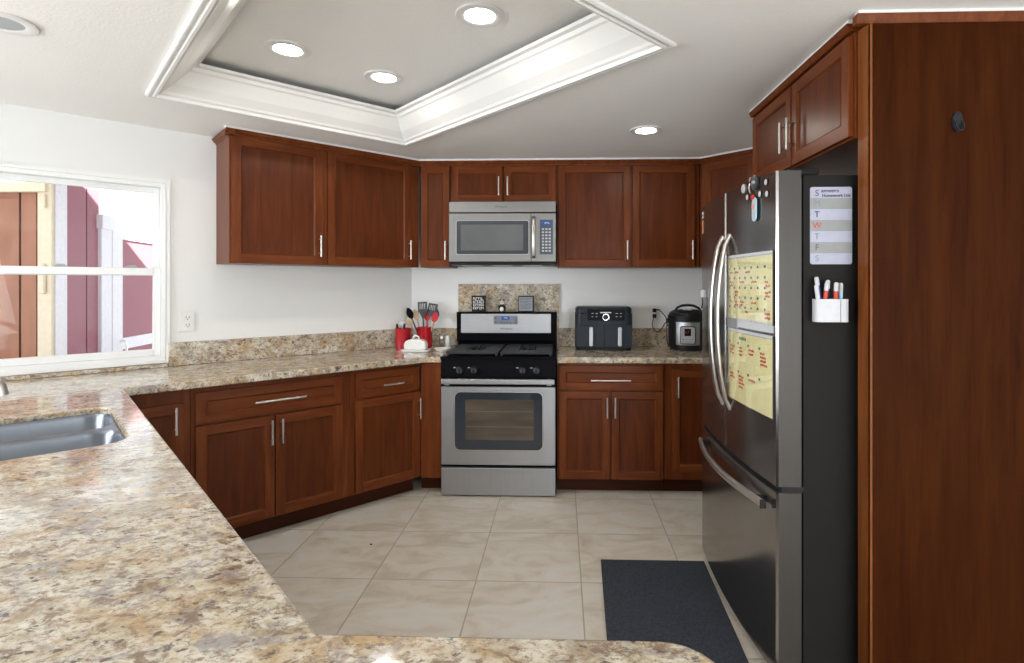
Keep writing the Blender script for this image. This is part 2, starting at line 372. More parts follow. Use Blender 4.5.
# kitchen window (single hung)
win = bpy.data.objects.new('window_1', None); C.objects.link(win); win.location = (*UV(0, WV), 0); win.rotation_euler = (0, 0, R(45)); struct(win)
def ring(b, x0, x1, z0, z1, wd, y0, y1):
    b.box(x0, x0 + wd, y0, y1, z0, z1); b.box(x1 - wd, x1, y0, y1, z0, z1); b.box(x0 + wd, x1 - wd, y0, y1, z0, z0 + wd); b.box(x0 + wd, x1 - wd, y0, y1, z1 - wd, z1)
b = MB(); ring(b, WU0, WU1, WZ0, WZ1, .022, -.014, .10); ring(b, WU0 + .022, WU1 - .022, WZ0 + .022, WZ1 - .022, .022, -.006, .10)
b.build('window_frame', 'vinyl', win, bevel=.003)
a0, a1, z0, z1 = WU0 + .044, WU1 - .044, WZ0 + .0445, WZ1 - .044
b = MB(); ring(b, a0, a1, 1.445, z1, .030, .052, .080); us = b.build('upper_sash', 'vinyl', win, bevel=.003)
b = MB(); b.box(a0 + .03, a1 - .03, .064, .068, 1.475, z1 - .03); b.build('upper_pane', 'pane', us)
b = MB(); b.box(a0, a0 + .034, .016, .046, z0, 1.488); b.box(a1 - .034, a1, .016, .046, z0, 1.488); b.box(a0 + .034, a1 - .034, .012, .046, z0, z0 + .036); b.box(a0 + .034, a1 - .034, .008, .046, 1.448, 1.488)
ls = b.build('lower_sash', 'vinyl', win, bevel=.003)
b = MB(); b.box(a0 + .034, a1 - .034, .030, .034, z0 + .036, 1.448); b.build('lower_pane', 'pane', ls)
for x in (.06, .36):
    b = MB(); b.box(x, x + .055, .008, .03, 1.488, 1.496); b.box(x + .01, x + .045, .004, .018, 1.496, 1.503); b.build('sash_lock', 'silver', ls, bevel=.002)

# ------------------------------------------------------------------ outside: shed, fence, ground, shade slab
def X3(pt, k): return (pt[0] * k, pt[1] * k)
cr = (-4.076, 4.20); dv = Vector((-.234, 1)).normalized()
shed = empty('garden_shed', 'brown and rose painted garden shed with cream trim outside the kitchen window', 'shed', (cr[0], cr[1], -.3))
ang = math.atan2(dv.y, dv.x)
b = MB(); b.box(-2.6, -.14, 0, .05, 0, 2.43)
for k in range(12): b.box(-.277 - k * .215, -.265 - k * .215, -.005, .002, 0, 2.43, 1)
b.build('front_siding', ['brownshed', 'kick'], shed)
b = MB(); b.box(-.105, .012, -.025, 0, 0, 2.50); b.box(-2.7, -.02, -.05, .05, 2.43, 2.51); b.build('corner_trim', 'cream', shed, bevel=.004)
b = MB(); b.box(-.075, -.025, -.055, -.025, 1.62, 1.86); b.build('trim_bracket', 'cream', shed, bevel=.012)
b = MB(); b.box(-.040, -.025, -.045, -.025, 2.30, 2.41); b.build('trim_bracket', 'cream', shed, bevel=.004)
sd = bpy.data.objects.new('x', None)
def side(b, t0, t1, o0, o1, z0, z1, mi=0):
    # along the side wall: t along it, o outwards
    nx, ny = dv.y, -dv.x
    P = [(dv.x * t + nx * o, dv.y * t + ny * o) for t, o in ((t0, o0), (t1, o0), (t1, o1), (t0, o1))]
    b.prism(P, 'z', z0, z1, mi)
bpy.data.objects.remove(sd)
b = MB(); side(b, .0, .135, -.02, .02, 0, 2.56); b.build('white_corner_board', 'wtrim', shed)
b = MB(); side(b, .135, .60, -.05, .0, 0, 2.54)
for t in (.42,): side(b, t, t + .007, -.002, .003, 0, 2.54, 1)
b.build('side_siding', ['rose', 'kick'], shed)
b = MB(); side(b, .06, .58, -2.6, -.06, 0, 2.38); b.build('shed_body', 'brownshed', shed)
fen = empty('garden_fence', 'rose fence with white posts, rails and gate beside the shed outside the window', 'fence', (cr[0], cr[1], -.3))
b = MB(); side(b, .585, .745, -.06, .03, 0, 2.32); b.build('post', 'wtrim', fen, bevel=.004)
b = MB(); side(b, .565, .765, -.08, .05, 2.20, 2.33); b.build('post_cap', 'wtrim', fen, bevel=.006)
b = MB(); side(b, .765, .935, -.04, .025, 0, 2.24); b.build('gate_stile', 'wtrim', fen, bevel=.004)
b = MB(); side(b, .935, 3.4, -.04, .02, 2.13, 2.17); side(b, .935, 3.4, -.04, .02, 1.06, 1.17); b.build('rail', 'wtrim', fen, bevel=.004)
b = MB(); side(b, .7, 3.4, -.04, -.002, 0, 2.14)
b.build('fence_panel', 'rose', fen)
h = MB(); nx, ny = dv.y, -dv.x
hp = [(dv.x * .90 + nx * o, dv.y * .90 + ny * o, z) for o, z in ((.03, 1.15), (.065, 1.14), (.08, 1.09), (.065, 1.03), (.03, 1.02))]
h.tube(hp, .011, 8); h.build('gate_handle', 'chrome', fen, smooth=True)
b = MB(); b.box(-9, -1.3, -2, 9, -.36, -.30)
tag(b.build('concrete_yard', 'conc'), 'unseen concrete yard strip outside the kitchen window, added for bounce light', 'paving')['kind'] = 'structure'  # ground out of view, added to bounce light
# unseen slab added so its raking edge throws the diagonal shade on the fence
F1 = Vector((-4.12, 4.57, 2.21)); F2 = Vector((-4.36, 5.59, 1.54)); E1 = F1 + SUNV * 1.9; E2 = F2 + SUNV * 1.9; dd = E2 - E1
A_, B_ = E1 - dd * 3.2, E1 + dd * 2.2
q = [A_, B_, B_ + Vector((7.5, 0, 0)), A_ + Vector((7.5, 0, 0))]
b = MB(); lo = [b.bm.verts.new(p) for p in q]; hi = [b.bm.verts.new(p + Vector((0, 0, .08))) for p in q]
b.bm.faces.new(lo); b.bm.faces.new(hi)
for i in range(4): b.bm.faces.new((lo[i], lo[(i + 1) % 4], hi[(i + 1) % 4], hi[i]))
o = b.build('shade_slab', 'shade_grey'); tag(o, 'unseen sloping slab added to shade the fence', 'shade slab'); struct(o)

# ------------------------------------------------------------------ cabinets
def shaker(x0, x1, z0, z1, t=.02, fr=.050, dep=.009):
    b = MB(); y = 0.0
    X0, X1, Z0, Z1 = x0 + fr, x1 - fr, z0 + fr, z1 - fr; e = .006
    F = b.face
    F([(x0, y, z0), (X0, y, z0), (X0, y, z1), (x0, y, z1)], 0)   # stiles
    F([(X1, y, z0), (x1, y, z0), (x1, y, z1), (X1, y, z1)], 0)
    F([(X0, y, z0), (X1, y, z0), (X1, y, Z0), (X0, y, Z0)], 1)   # rails
    F([(X0, y, Z1), (X1, y, Z1), (X1, y, z1), (X0, y, z1)], 1)
    a = [(X0, Z0), (X1, Z0), (X1, Z1), (X0, Z1)]; c = [(X0 + e, Z0 + e), (X1 - e, Z0 + e), (X1 - e, Z1 - e), (X0 + e, Z1 - e)]
    for i in range(4):
        j = (i + 1) % 4
        F([(a[i][0], y, a[i][1]), (a[j][0], y, a[j][1]), (c[j][0], y + dep, c[j][1]), (c[i][0], y + dep, c[i][1])], 1 if i % 2 == 0 else 0)
    F([(p[0], y + dep, p[1]) for p in c], 2)
    o = [(x0, z0), (x1, z0), (x1, z1), (x0, z1)]
    for i in range(4):
        j = (i + 1) % 4; F([(o[i][0], y, o[i][1]), (o[j][0], y, o[j][1]), (o[j][0], y + t, o[j][1]), (o[i][0], y + t, o[i][1])], 0)
    F([(p[0], y + t, p[1]) for p in o], 0)
    return b
def pull(parent, x, z, length, vertical=True, name='handle'):
    b = MB(); h = length / 2
    if vertical:
        b.tube([(x, -.032, z - h), (x, -.032, z + h)], .0062, 12)
        for s in (-1, 1): b.tube([(x, -.032, z + s * h * .68), (x, .0, z + s * h * .68)], .0045, 8)
    else:
        b.tube([(x - h, -.032, z), (x + h, -.032, z)], .0062, 12)
        for s in (-1, 1): b.tube([(x + s * h * .68, -.032, z), (x + s * h * .68, .0, z)], .0045, 8)
    return b.build(name, 'nickel', parent, smooth=True)
def cabinet(name, label, cat, loc, rot, W, D, z0, z1, doors=(), drawers=(), toe=False, crown=None, group=None, xoff=0):
    r = empty(name, label, cat, loc, rot, group)
    b = MB()
    if toe: b.box(0, W, .02, D, .10, z1)
    else: b.box(0, W, .02, D, z0, z1)
    b.build('carcass', 'wood', r, bevel=.0015)
    if toe: b = MB(); b.box(0, W, .085, D, 0, .10); b.build('toe_kick', 'kick', r)
    for d in doors:
        x0, x1, a, c, hx, hz = d[:6]
        o = shaker(x0, x1, a, c, fr=min(.049, (x1 - x0) * .27)).build('door', ['wood', 'woodh', 'doorpanel'], r, bevel=.002)
        if hx is not None: pull(o, hx, hz, .135)
    for x0, x1, a, c, hx, hz, hl in drawers:
        o = shaker(x0, x1, a, c, fr=.045).build('drawer', ['wood', 'woodh', 'woodh'], r, bevel=.002)
        pull(o, hx, hz, hl, False)
    if crown:
        c0, c1 = crown[:2]; slim = 'refrigerator' in name
        pr = [(.03, 2.262), (-.002, 2.262), (-.006, 2.268), (-.012, 2.282), (-.013, 2.287), (.03, 2.287)] if slim else [(.03, 2.252), (-.002, 2.252), (-.005, 2.262), (-.014, 2.268), (-.022, 2.281), (-.026, 2.286), (.03, 2.286)]
        b = MB(); b.prism(pr, 'x', c0, c1)
        if len(crown) > 2:   # return along an exposed left side
            b.prism([(p[0], p[1]) for p in [(.02, 2.252), (-.002, 2.252), (-.005, 2.262), (-.014, 2.268), (-.022, 2.281), (-.026, 2.286), (.02, 2.286)]], 'y', -.026, D)
        b.build('crown_moulding', 'wood', r)
        b = MB(); b.box(c0 - (.0 if len(crown) > 2 else 0), c1, -.008 if slim else -.020, .03, 2.286, CZ - .0005); b.build('top_trim', 'white', r)
    return r
UZ0, UZ1 = 1.518, 2.286
DZ0, DZ1 = 1.522, 2.250
UF = 3.49   # v of diagonal upper door faces
du = .33
cabinet('upper_cabinet', 'single-door cherry wall cabinet nearest the window, its left side exposed', 'cabinet', (*UV(.803, UF), 0), R(45), .545, du, UZ0, UZ1,
        [(.009, .527, DZ0, DZ1, .505, 1.637)], crown=(-.026, .545, 1), group='cherry wall cabinets')
cabinet('upper_cabinet', 'wide cherry wall cabinet on the slanted wall next to the inner corner', 'cabinet', (*UV(1.348, UF), 0), R(45), .682, du - .001, UZ0, UZ1,
        [(.015, .609, DZ0, DZ1, .592, 1.640)], crown=(0, .70), group='cherry wall cabinets')
UY = 3.895
c = cabinet('upper_cabinet', 'narrow cherry wall cabinet left of the microwave', 'cabinet', (-1.03, UY, 0), 0, .218, .30, UZ0, UZ1,
        [(.006, .214, DZ0, DZ1, .190, 1.640)], crown=(0, .218), group='cherry wall cabinets')
cabinet('upper_cabinet', 'short two-door cherry wall cabinet above the microwave', 'cabinet', (-.81, UY, 0), 0, .775, .32, 1.987, UZ1,
        [(.012, .378, 1.995, DZ1, .356, 2.102), (.393, .763, 1.995, DZ1, .420, 2.102)], crown=(-.002, .775), group='cherry wall cabinets')
cabinet('upper_cabinet', 'tall two-door cherry wall cabinet above the air fryer', 'cabinet', (-.033, UY, 0), 0, 1.019, .32, UZ0, UZ1,
        [(.010, .525, DZ0, DZ1, .502, 1.640), (.542, .985, DZ0, DZ1, .964, 1.640)], crown=(-.002, 1.02), group='cherry wall cabinets')
# diagonal corner cabinet beyond the refrigerator
cc = (.992, 3.893); cL = .43
cabc = cabinet('upper_cabinet', 'angled corner cherry wall cabinet seen over the refrigerator', 'cabinet', (*cc, 0), R(-45), cL, .05, UZ0, UZ1,
        [(.03, cL - .03, DZ0, DZ1, None, None)], crown=(0, cL), group='cherry wall cabinets')
b = MB(); WP = [(.992, 3.93), (.992, WY - .002), (XR - .002, WY - .002), (XR - .002, 3.589), (1.335, 3.589)]
b.prism([((x - cc[0] - (y - cc[1])) / S2, (x - cc[0] + (y - cc[1])) / S2) for x, y in WP], 'z', UZ0, UZ1 - .002); b.build('corner_box', 'wood', cabc)
FY = 1.85
fc = cabinet('refrigerator_cabinet', 'short two-door cherry cabinet mounted above the refrigerator', 'cabinet', (.988, 2.845, 0), R(-90), .956, .62, 1.898, UZ1,
        [(.012, .476, 1.905, DZ1, .445, 2.035), (.489, .948, 1.905, DZ1, .517, 2.035)], crown=(-.002, .965))
pan = empty('refrigerator_end_panel', 'tall dark cherry end panel beside the refrigerator, at the right edge', 'cabinet panel', (1.016, 1.822, 0))
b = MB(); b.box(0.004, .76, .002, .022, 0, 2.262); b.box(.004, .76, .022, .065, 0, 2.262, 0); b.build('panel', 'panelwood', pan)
b = MB(); b.box(0, .004, 0, .065, 0, 2.262); b.box(0, .012, 0, .002, 0, 2.262); b.build('front_stile', 'edge', pan)
b = MB(); b.prism([(.02, 2.258), (-.002, 2.258), (-.006, 2.266), (-.012, 2.282), (-.013, 2.287), (.02, 2.287)], 'x', -.042, .76); b.build('crown_moulding', 'wood', pan)
b = MB(); b.box(-.036, .76, -.008, .02, 2.286, CZ - .0005); b.build('top_trim', 'white', pan)
hk = empty('wall_hook', 'small oval dark grey adhesive hook on the tall cherry panel', 'hook', (1.302, 1.8235, 1.930))
b = MB(); pl = [(.017 * math.cos(R(a)), .034 * math.sin(R(a))) for a in range(0, 360, 15)]; b.prism(pl, 'y', -.006, 0); b.build('back_plate', 'hookgrey', hk, bevel=.002)
b = MB(); b.tube([(.013 * math.cos(R(a)), -.012 - .006 * abs(math.sin(R(a))), -.008 + .024 * math.sin(R(a))) for a in range(180, 361, 15)], .0035, 8); b.tube([(-.013, -.012, -.008), (-.012, -.004, .004)], .003, 6); b.tube([(.013, -.012, -.008), (.012, -.004, .004)], .003, 6); b.build('hook_loop', 'hookgrey', hk, smooth=True)

BZ = .872
BV = 3.20
cabinet('base_cabinet', 'cherry base cabinet in the corner behind the sink counter, one vertical pull showing', 'cabinet', (*UV(.262, BV), 0), R(45), .300, .60, 0, BZ,
        [(.030, .272, .115, .800, .235, .720)], toe=True, group='cherry base cabinets')
cabinet('base_cabinet', 'wide cherry base cabinet with one long drawer over two doors', 'cabinet', (*UV(.563, BV), 0), R(45), .824, .60, 0, BZ,
        [(.019, .392, .113, .670, .373, .583), (.398, .775, .113, .670, .426, .583)], [(.019, .775, .685, .842, .418, .758, .265)], toe=True, group='cherry base cabinets')
cabinet('base_cabinet', 'cherry base cabinet with a small drawer over one door, left of the corner filler', 'cabinet', (*UV(1.388, BV), 0), R(45), .470, .60, 0, BZ,
        [(.030, .478, .113, .680, .460, .574)], [(.030, .470, .695, .848, .268, .758, .14)], toe=True, group='cherry base cabinets')
BY = 3.585
f_ = empty('corner_filler', 'plain cherry filler board between the slanted cabinets and the range', 'cabinet filler', (-.942, BY, 0))
b = MB(); b.box(0.0, .143, 0, .02, .10, BZ); b.build('board', 'wood', f_, bevel=.002)
b = MB(); b.box(-.02, .143, .085, .10, 0, .10); b.build('toe_kick', 'kick', f_)
cabinet('base_cabinet', 'cherry base cabinet with one drawer over two doors, right of the range', 'cabinet', (-.030, BY, 0), 0, .706, .60, 0, BZ,
        [(.012, .345, .103, .685, .329, .583), (.360, .698, .103, .685, .381, .583)], [(.012, .698, .697, .856, .352, .762, .262)], toe=True, group='cherry base cabinets')
cabinet('base_cabinet', 'cherry corner base cabinet partly hidden behind the refrigerator', 'cabinet', (.678, BY, 0), 0, .93, .60, 0, BZ,
        [(.050, .36, .150, .835, .085, .720)], toe=True, group='cherry base cabinets')
# cabinets under the sink counter and the peninsula
cabinet('sink_cabinet', 'cherry cabinets under the sink counter, facing the range', 'cabinet', (*UV(.245, .86), 0), R(135), 2.28, .60, 0, BZ - .25,
        [(.05 + i * .56, .58 + i * .56, .115, .60, None, None) for i in range(4)], toe=True)
cabinet('peninsula_cabinet', 'cherry cabinets under the near granite peninsula', 'cabinet', (.18, .69, 0), R(180), .55, .55, 0, BZ,
        [(.02, .53, .115, .86, .49, .75)], toe=True)

# ------------------------------------------------------------------ granite worktops
ct = .914
def round_poly(pts, radii, n=6):
    out = []
    for i, p in enumerate(pts):
        r = radii[i]
        if not r: out.append(tuple(p)); continue
        p = Vector(p); a = (Vector(pts[i - 1]) - p).normalized(); c = (Vector(pts[(i + 1) % len(pts)]) - p).normalized()
        th = a.angle(c); dist = r / math.tan(th / 2); s0 = p + a * dist; s1 = p + c * dist; cen = p + (a + c).normalized() * (r / math.sin(th / 2))
        v0 = s0 - cen; v1 = s1 - cen; an = v0.angle_signed(v1)
        for k in range(n + 1):
            t_ = -an * k / n; out.append((cen.x + v0.x * math.cos(t_) - v0.y * math.sin(t_), cen.y + v0.x * math.sin(t_) + v0.y * math.cos(t_)))
    return out
SV = 3.155; CF = 3.56
inner = (CF - SV * S2, CF)
A_poly = [UV(-.42, SV), UV(.289, SV), inner, (-.799, CF), (-.799, WY - .003), (CX, WY - .003), UV(-.42, WV - .003)]
sa = A_poly[:]; sa[-2] = (CX + .002, WY - .003)
o = slab(sa, [], .874, ct).build('granite_worktop', 'granite', bevel=.006); tag(o, 'speckled granite worktop along the slanted wall under the window to the range', 'worktop')
B_poly = [UV(-.42, SV - .0015), (-.674, .10), (.205, .10), (.205, .735), (-.337, .735), UV(.289, SV - .0015)]
sinkhole = [UV(*p) for p in rrect(-.235, .206, 2.085, 2.735, .075, 6)]
o = slab(round_poly(B_poly, [0, 0, .03, .075, 0, 0]), [sinkhole], .874, ct).build('granite_worktop', 'granite', bevel=.006)
tag(o, 'large pale granite worktop in the foreground holding the sink', 'worktop')
b = MB(); b.box(-.033, XR - .003, CF, WY - .003, .874, ct)
tag(b.build('granite_worktop', 'granite', bevel=.006), 'granite worktop right of the range under the air fryer', 'worktop')
b = MB(); b.box(.556, UE - .003, -.022, 0, ct + .0005, 1.052)
o = b.build('granite_backsplash', 'granite', loc=(*UV(0, WV - .002), 0), rot=R(45), bevel=.003); tag(o, 'long low granite backsplash on the slanted wall right of the window', 'backsplash', 'low granite backsplash strips')
b = MB(); b.box(CX + .034, -.812, WY - .024, WY - .002, ct + .0005, 1.052)
tag(b.build('granite_backsplash', 'granite', bevel=.003), 'short low granite backsplash strip behind the red utensil crocks', 'backsplash', 'low granite backsplash strips')
b = MB(); b.box(-.020, XR - .003, WY - .024, WY - .002, ct + .0005, 1.055)
tag(b.build('granite_backsplash', 'granite', bevel=.003), 'low granite backsplash strip behind the air fryer and pressure cooker', 'backsplash', 'low granite backsplash strips')
b = MB(); b.box(-.808, -.022, WY - .024, WY - .002, 0.88, 1.397)
tag(b.build('granite_backsplash', 'granite', bevel=.002), 'tall granite slab on the wall behind the range', 'backsplash')
b = MB(); b.box(-.42, .552, -.035, 0, ct + .0005, .935)
o = b.build('granite_sill', 'granite', loc=(*UV(0, WV - .002), 0), rot=R(45), bevel=.003); tag(o, 'thin granite sill strip under the kitchen window', 'window sill')

# sink
sk = empty('kitchen_sink', 'stainless double bowl undermount sink in the foreground granite', 'sink', (*UV(0, 0), .0), R(45))
def bowl(u0, u1, v0, v1, depth, r):
    b = MB(); rs = []
    for ins, z, rr in ((0, .892, r), (.004, .88, r), (.010, .74, r), (.03, .715, r * .8), (.10, .708, r * .5)):
        rs.append([b.bm.verts.new((x, y, z)) for x, y in rrect(u0 + ins, u1 - ins, v0 + ins, v1 - ins, rr, 6)])
    n = len(rs[0])
    for A, Bq in zip(rs, rs[1:]):
        for i in range(n): b.bm.faces.new((A[i], A[(i + 1) % n], Bq[(i + 1) % n], Bq[i]))
    b.bm.faces.new(rs[-1]); return b
for k, (v0, v1) in enumerate(((2.090, 2.402), (2.426, 2.730))):
    bw = bowl(-.230, .201, v0, v1, .2, .085).build('bowl', 'sink', sk, smooth=True)
    b = MB(); b.lathe([(.0, .7082), (.04, .7085), (.045, .712), (.0451, .7083)], (-.02, (v0 + v1) / 2, 0), 24); b.build('drain', 'chrome', bw, smooth=True)
slab(rrect(-.2345, .2055, 2.0855, 2.7345, .074, 6), [rrect(-.230, .201, 2.090, 2.402, .085, 6), rrect(-.230, .201, 2.426, 2.730, .085, 6)], .888, .893).build('rim', 'sink', sk, bevel=.001)
fa = empty('faucet', 'brushed metal kitchen faucet, only its spout tip showing at the left edge', 'faucet', (*UV(-.352, 2.45), ct), R(45))
b = MB(); b.lathe([(.03, 0), (.03, .01), (.022, .02), (.019, .13), (.016, .15), (0, .155)], (0, 0, 0), 20); b.build('base', 'nickel', fa, smooth=True)
b = MB(); b.tube([(0, 0, .12), (.01, 0, .20), (.05, 0, .235), (.12, 0, .235), (.20, 0, .205), (.24, 0, .18)], [.013, .013, .013, .013, .014, .016], 14); b.build('spout', 'nickel', fa, smooth=True)
b = MB(); b.tube([(.24, 0, .18), (.262, 0, .155), (.268, 0, .125)], [.016, .018, .018], 14); b.build('spray_head', 'nickel', fa, smooth=True)
b = MB(); b.tube([(0, .018, .09), (0, .07, .12)], .007, 8); b.build('lever', 'nickel', fa, smooth=True)

# ------------------------------------------------------------------ range
rg = empty('gas_range', 'stainless and black freestanding gas range between the base cabinets', 'range', (-.797, 3.527, 0))
RGB = .640
W = .76
b = MB(); b.box(0, W, .035, .641, .02, .905); b.build('body', 'black', rg)
for x in (.05, W - .05):
    for y in (.08, .6): b = MB(); b.lathe([(.018, 0), (.018, .02)], (x, y, 0), 12); b.build('foot', 'blackm', rg)
b = MB(); b.box(.004, W - .004, .0, .035, .010, .190); b.build('storage_drawer', 'steelh', rg, bevel=.004)
b = MB(); b.box(.004, W - .004, .0, .035, .208, .722); dr = b.build('oven_door', 'steelh', rg, bevel=.005)
b = MB(); b.prism(rrect(.090, .677, .304, .692, .040), 'y', -.003, .004); b.build('window_rim', 'nickel', dr, bevel=.002, smooth=True)
b = MB(); b.prism(rrect(.096, .671, .310, .686, .036), 'y', -.005, .003); b.build('window_glass', 'oglass', dr)
b = MB(); b.prism(rrect(.165, .615, .375, .640, .008), 'y', -.0055, 0); b.build('inner_window', 'oinner', dr)
b = MB()
for z in (.46, .56): b.box(.17, .61, -.0060, -.0054, z, z + .003)
b.build('oven_rack', 'greyl2', dr)
b = MB(); b.prism([(-.040, .748), (-.040, .774), (-.034, .779), (-.020, .779), (-.020, .744), (-.034, .744)], 'x', .012, W - .010)
for x in (.03, W - .06): b.box(x, x + .03, -.03, .03, .735, .775)
b.build('door_handle', 'steelh', dr, bevel=.002)
b = MB(); b.box(.0, W, .012, .035, .722, .775); b.prism([(.0, .782), (.012, .905), (.06, .905), (.06, .782)], 'x', 0, W); b.build('control_panel', 'black', rg, bevel=.003)
for x in (.126, .222, .540, .632):
    b = MB(); b.lathe([(.0225, -.002), (.0225, -.008), (.019, -.028), (0, -.029)], (x, .006, .832), 24, axis='y'); k = b.build('knob', 'greyp', rg, smooth=True)
    b = MB(); b.box(x - .0035, x + .0035, -.034, -.02, .812, .852); b.build('knob_grip', 'blackm', k, bevel=.001)
    b = MB(); b.box(x - .042, x - .026, -.0005, .003, .846, .849); b.build('burner_mark', 'ceramic', rg)
b = MB(); b.box(-.002, W + .002, .0, .60, .900, .918); b.box(.02, W - .02, .03, .56, .918, .921); b.build('cooktop', 'black', rg, bevel=.004)
for gx0, gx1 in ((.028, .372), (.388, .732)):
    b = MB(); z0, z1 = .931, .943; y0, y1 = .045, .545
    b.box(gx0, gx1, y0, y0 + .014, z0, z1); b.box(gx0, gx1, y1 - .014, y1, z0, z1); b.box(gx0, gx0 + .014, y0, y1, z0, z1); b.box(gx1 - .014, gx1, y0, y1, z0, z1)
    cxm = (gx0 + gx1) / 2
    for k in range(11):
        yy = .068 + k * .042
        if .19 < yy < .38: b.box(gx0, cxm - .055, yy, yy + .034, z0 + .001, z1 - .001); b.box(cxm + .055, gx1, yy, yy + .034, z0 + .001, z1 - .001)
        else: b.box(gx0, gx1, yy, yy + .034, z0 + .001, z1 - .001)
    for xx in (gx0 + .10, gx1 - .112): b.box(xx, xx + .012, y0, y1, z0, z1)
    for xx in (cxm - .04, cxm, cxm + .04): b.box(xx - .004, xx + .004, y0, y1, z0, z1)
    for x in (gx0 + .003, gx1 - .017):
        for y in (y0, y1 - .014): b.box(x, x + .014, y, y + .014, .9205, z0)
    b.build('grate', 'iron', rg, bevel=.0015)
for x in (.2, .56):
    for y in (.17, .43):
        b = MB(); b.lathe([(.05, .9205), (.05, .928), (.038, .930), (.036, .934), (0, .935)], (x, y, 0), 24); b.build('burner', 'iron', rg, smooth=True)
b = MB(); b.prism([(.61, .905), (.61, .955), (.55, .965), (.535, 1.186), (.625, 1.186), (.661, 1.14), (.661, .905)], 'x', 0, W); bgd = b.build('backguard', 'black', rg, bevel=.006)
b = MB(); b.prism(rrect(.037, .716, 1.028, 1.172, .006), 'y', .525, .55); b.build('control_fascia', 'steel', bgd, bevel=.002)
b = MB(); b.prism(rrect(.284, .466, 1.093, 1.158, .008), 'y', .522, .53); cp = b.build('control_keypad', 'padgrey', bgd, bevel=.001)
b = MB(); b.box(.345, .403, .5205, .523, 1.128, 1.154); b.build('clock_display', 'lcd', cp)
b = MB()
for i in range(4): b.box(.335 + i * .022, .350 + i * .022, .5212, .523, 1.102, 1.109)
for z in (1.100, 1.116, 1.132): b.box(.446, .456, .5212, .523, z, z + .009)
for z in (1.108, 1.133): b.box(.294, .306, .5212, .523, z, z + .009)
b.build('key', 'keypad', cp)
strokes('time_digits', .360, .389, 1.135, 1.147, 1, 'lblue', cp, .5199, 2)
text('logo', 'Whirlpool', .022, 'keypad', bgd, (.378, .5235, 1.060), shear=.25)

# ------------------------------------------------------------------ microwave
mw = empty('microwave', 'stainless over-the-range microwave with dark window', 'microwave', (-.803, 3.82, 0))
b = MB(); b.box(.006, .756, .03, .395, 1.545, 1.984); b.build('body', 'blackm', mw)
b = MB(); b.box(0, .762, .0, .035, 1.905, 1.984); v_ = b.build('vent_strip', 'steelm', mw, bevel=.004)
text('logo', 'Whirlpool', .020, 'keypad', v_, (.37, -.0008, 1.945), shear=.25)
b = MB(); b.box(0, .585, .0, .035, 1.555, 1.899); dm = b.build('door', 'steelm', mw, bevel=.003)
b = MB(); b.prism(rrect(.050, .572 - .0, 1.604, 1.850, .015), 'y', -.002, .004); b.build('door_rim', 'silver', dm, bevel=.001)
b = MB(); b.prism(rrect(.055, .567, 1.609, 1.845, .012), 'y', -.003, .003); b.build('door_glass', 'oglass', dm)
b = MB(); b.prism(rrect(.085, .53, 1.635, 1.818, .006), 'y', -.0035, .0); b.build('window_mesh', 'mwin', dm)
b = MB(); b.tube([(.605, -.002, 1.585), (.605, -.03, 1.60), (.605, -.048, 1.66), (.605, -.052, 1.725), (.605, -.048, 1.79), (.605, -.03, 1.855), (.605, -.002, 1.87)], .01, 12, flat=(.013, .007, (1, 0, 0))); b.build('handle', 'nickel', dm, smooth=True)
b = MB(); b.box(.588, .762, .0, .035, 1.555, 1.899); pm = b.build('control_panel', 'steelm', mw, bevel=.003)
b = MB(); b.prism(rrect(.648, .740, 1.607, 1.852, .004), 'y', -.002, .003); kp = b.build('keypad', 'keypad', pm)
b = MB(); b.box(.655, .733, -.003, 0, 1.812, 1.840); b.build('display', 'lcd', kp)
b = MB()
for r_ in range(8):
    for c_ in range(3): b.box(.662 + c_ * .024, .678 + c_ * .024, -.0027, 0, 1.625 + r_ * .022, 1.637 + r_ * .022)
b.build('key', 'silver', kp)
strokes('time_digits', .682, .716, 1.819, 1.833, 1, 'lblue', kp, -.0036, 3)
b = MB(); b.box(.0, .762, .0, .38, 1.532, 1.5455); b.build('base_grille', 'blackm', mw, bevel=.003)
b = MB()
for x in (.08, .30, .52): b.box(x, x + .14, .04, .2, 1.529, 1.532)
b.build('filter', 'silver', mw)

# ------------------------------------------------------------------ things on the backguard
def word_sign(x, w_, h_, label, lines, bgm):
    r = empty('word_sign', label, 'sign', (x, 4.105, 1.1875), R(0), 'small word signs on the range')
    b = MB(); b.box(-w_ / 2, w_ / 2, 0, .03, 0, h_); b.build('block', 'blackm', r, bevel=.002)
    b = MB(); b.box(-w_ / 2 + .006, w_ / 2 - .010, -.001, .002, .006, h_ - .008); f = b.build('face', bgm, r)
    if lines == 4: strokes('lettering', -w_ / 2 + .010, w_ / 2 - .014, .010, h_ - .012, 4, 'ceramic', f, -.0016, 4, .86)
    else: strokes('lettering', -w_ / 2 + .012, w_ / 2 - .016, .014, h_ - .014, 8, 'blackm', f, -.0016, 8, .7)
word_sign(-.635, .105, .120, 'small black block sign with bold white lettering on the range top, left of the figurine', 4, 'blackm')
word_sign(-.272, .118, .118, 'small square sign with fine dense lettering on the range top, right of the figurine', 8, 'padgrey2')
fg = empty('figurine', 'tiny black and white round figurine between the two signs on the range', 'figurine', (-.457, 4.12, 1.1875))
b = MB(); b.lathe([(.012, 0), (.027, .006), (.030, .025), (.024, .045), (.010, .056), (0, .058)], (0, 0, 0), 20); b.build('body', 'blackm', fg, smooth=True)
b = MB(); b.lathe([(0, 0), (.014, .004), (.019, .018), (.014, .034), (0, .038)], (0, -.016, .0), 18); b.build('belly', 'ceramic', fg, smooth=True)
b = MB(); b.lathe([(0, .050), (.014, .055), (.019, .068), (.013, .082), (0, .087)], (0, -.004, 0), 18); hd = b.build('head', 'ceramic', fg, smooth=True)
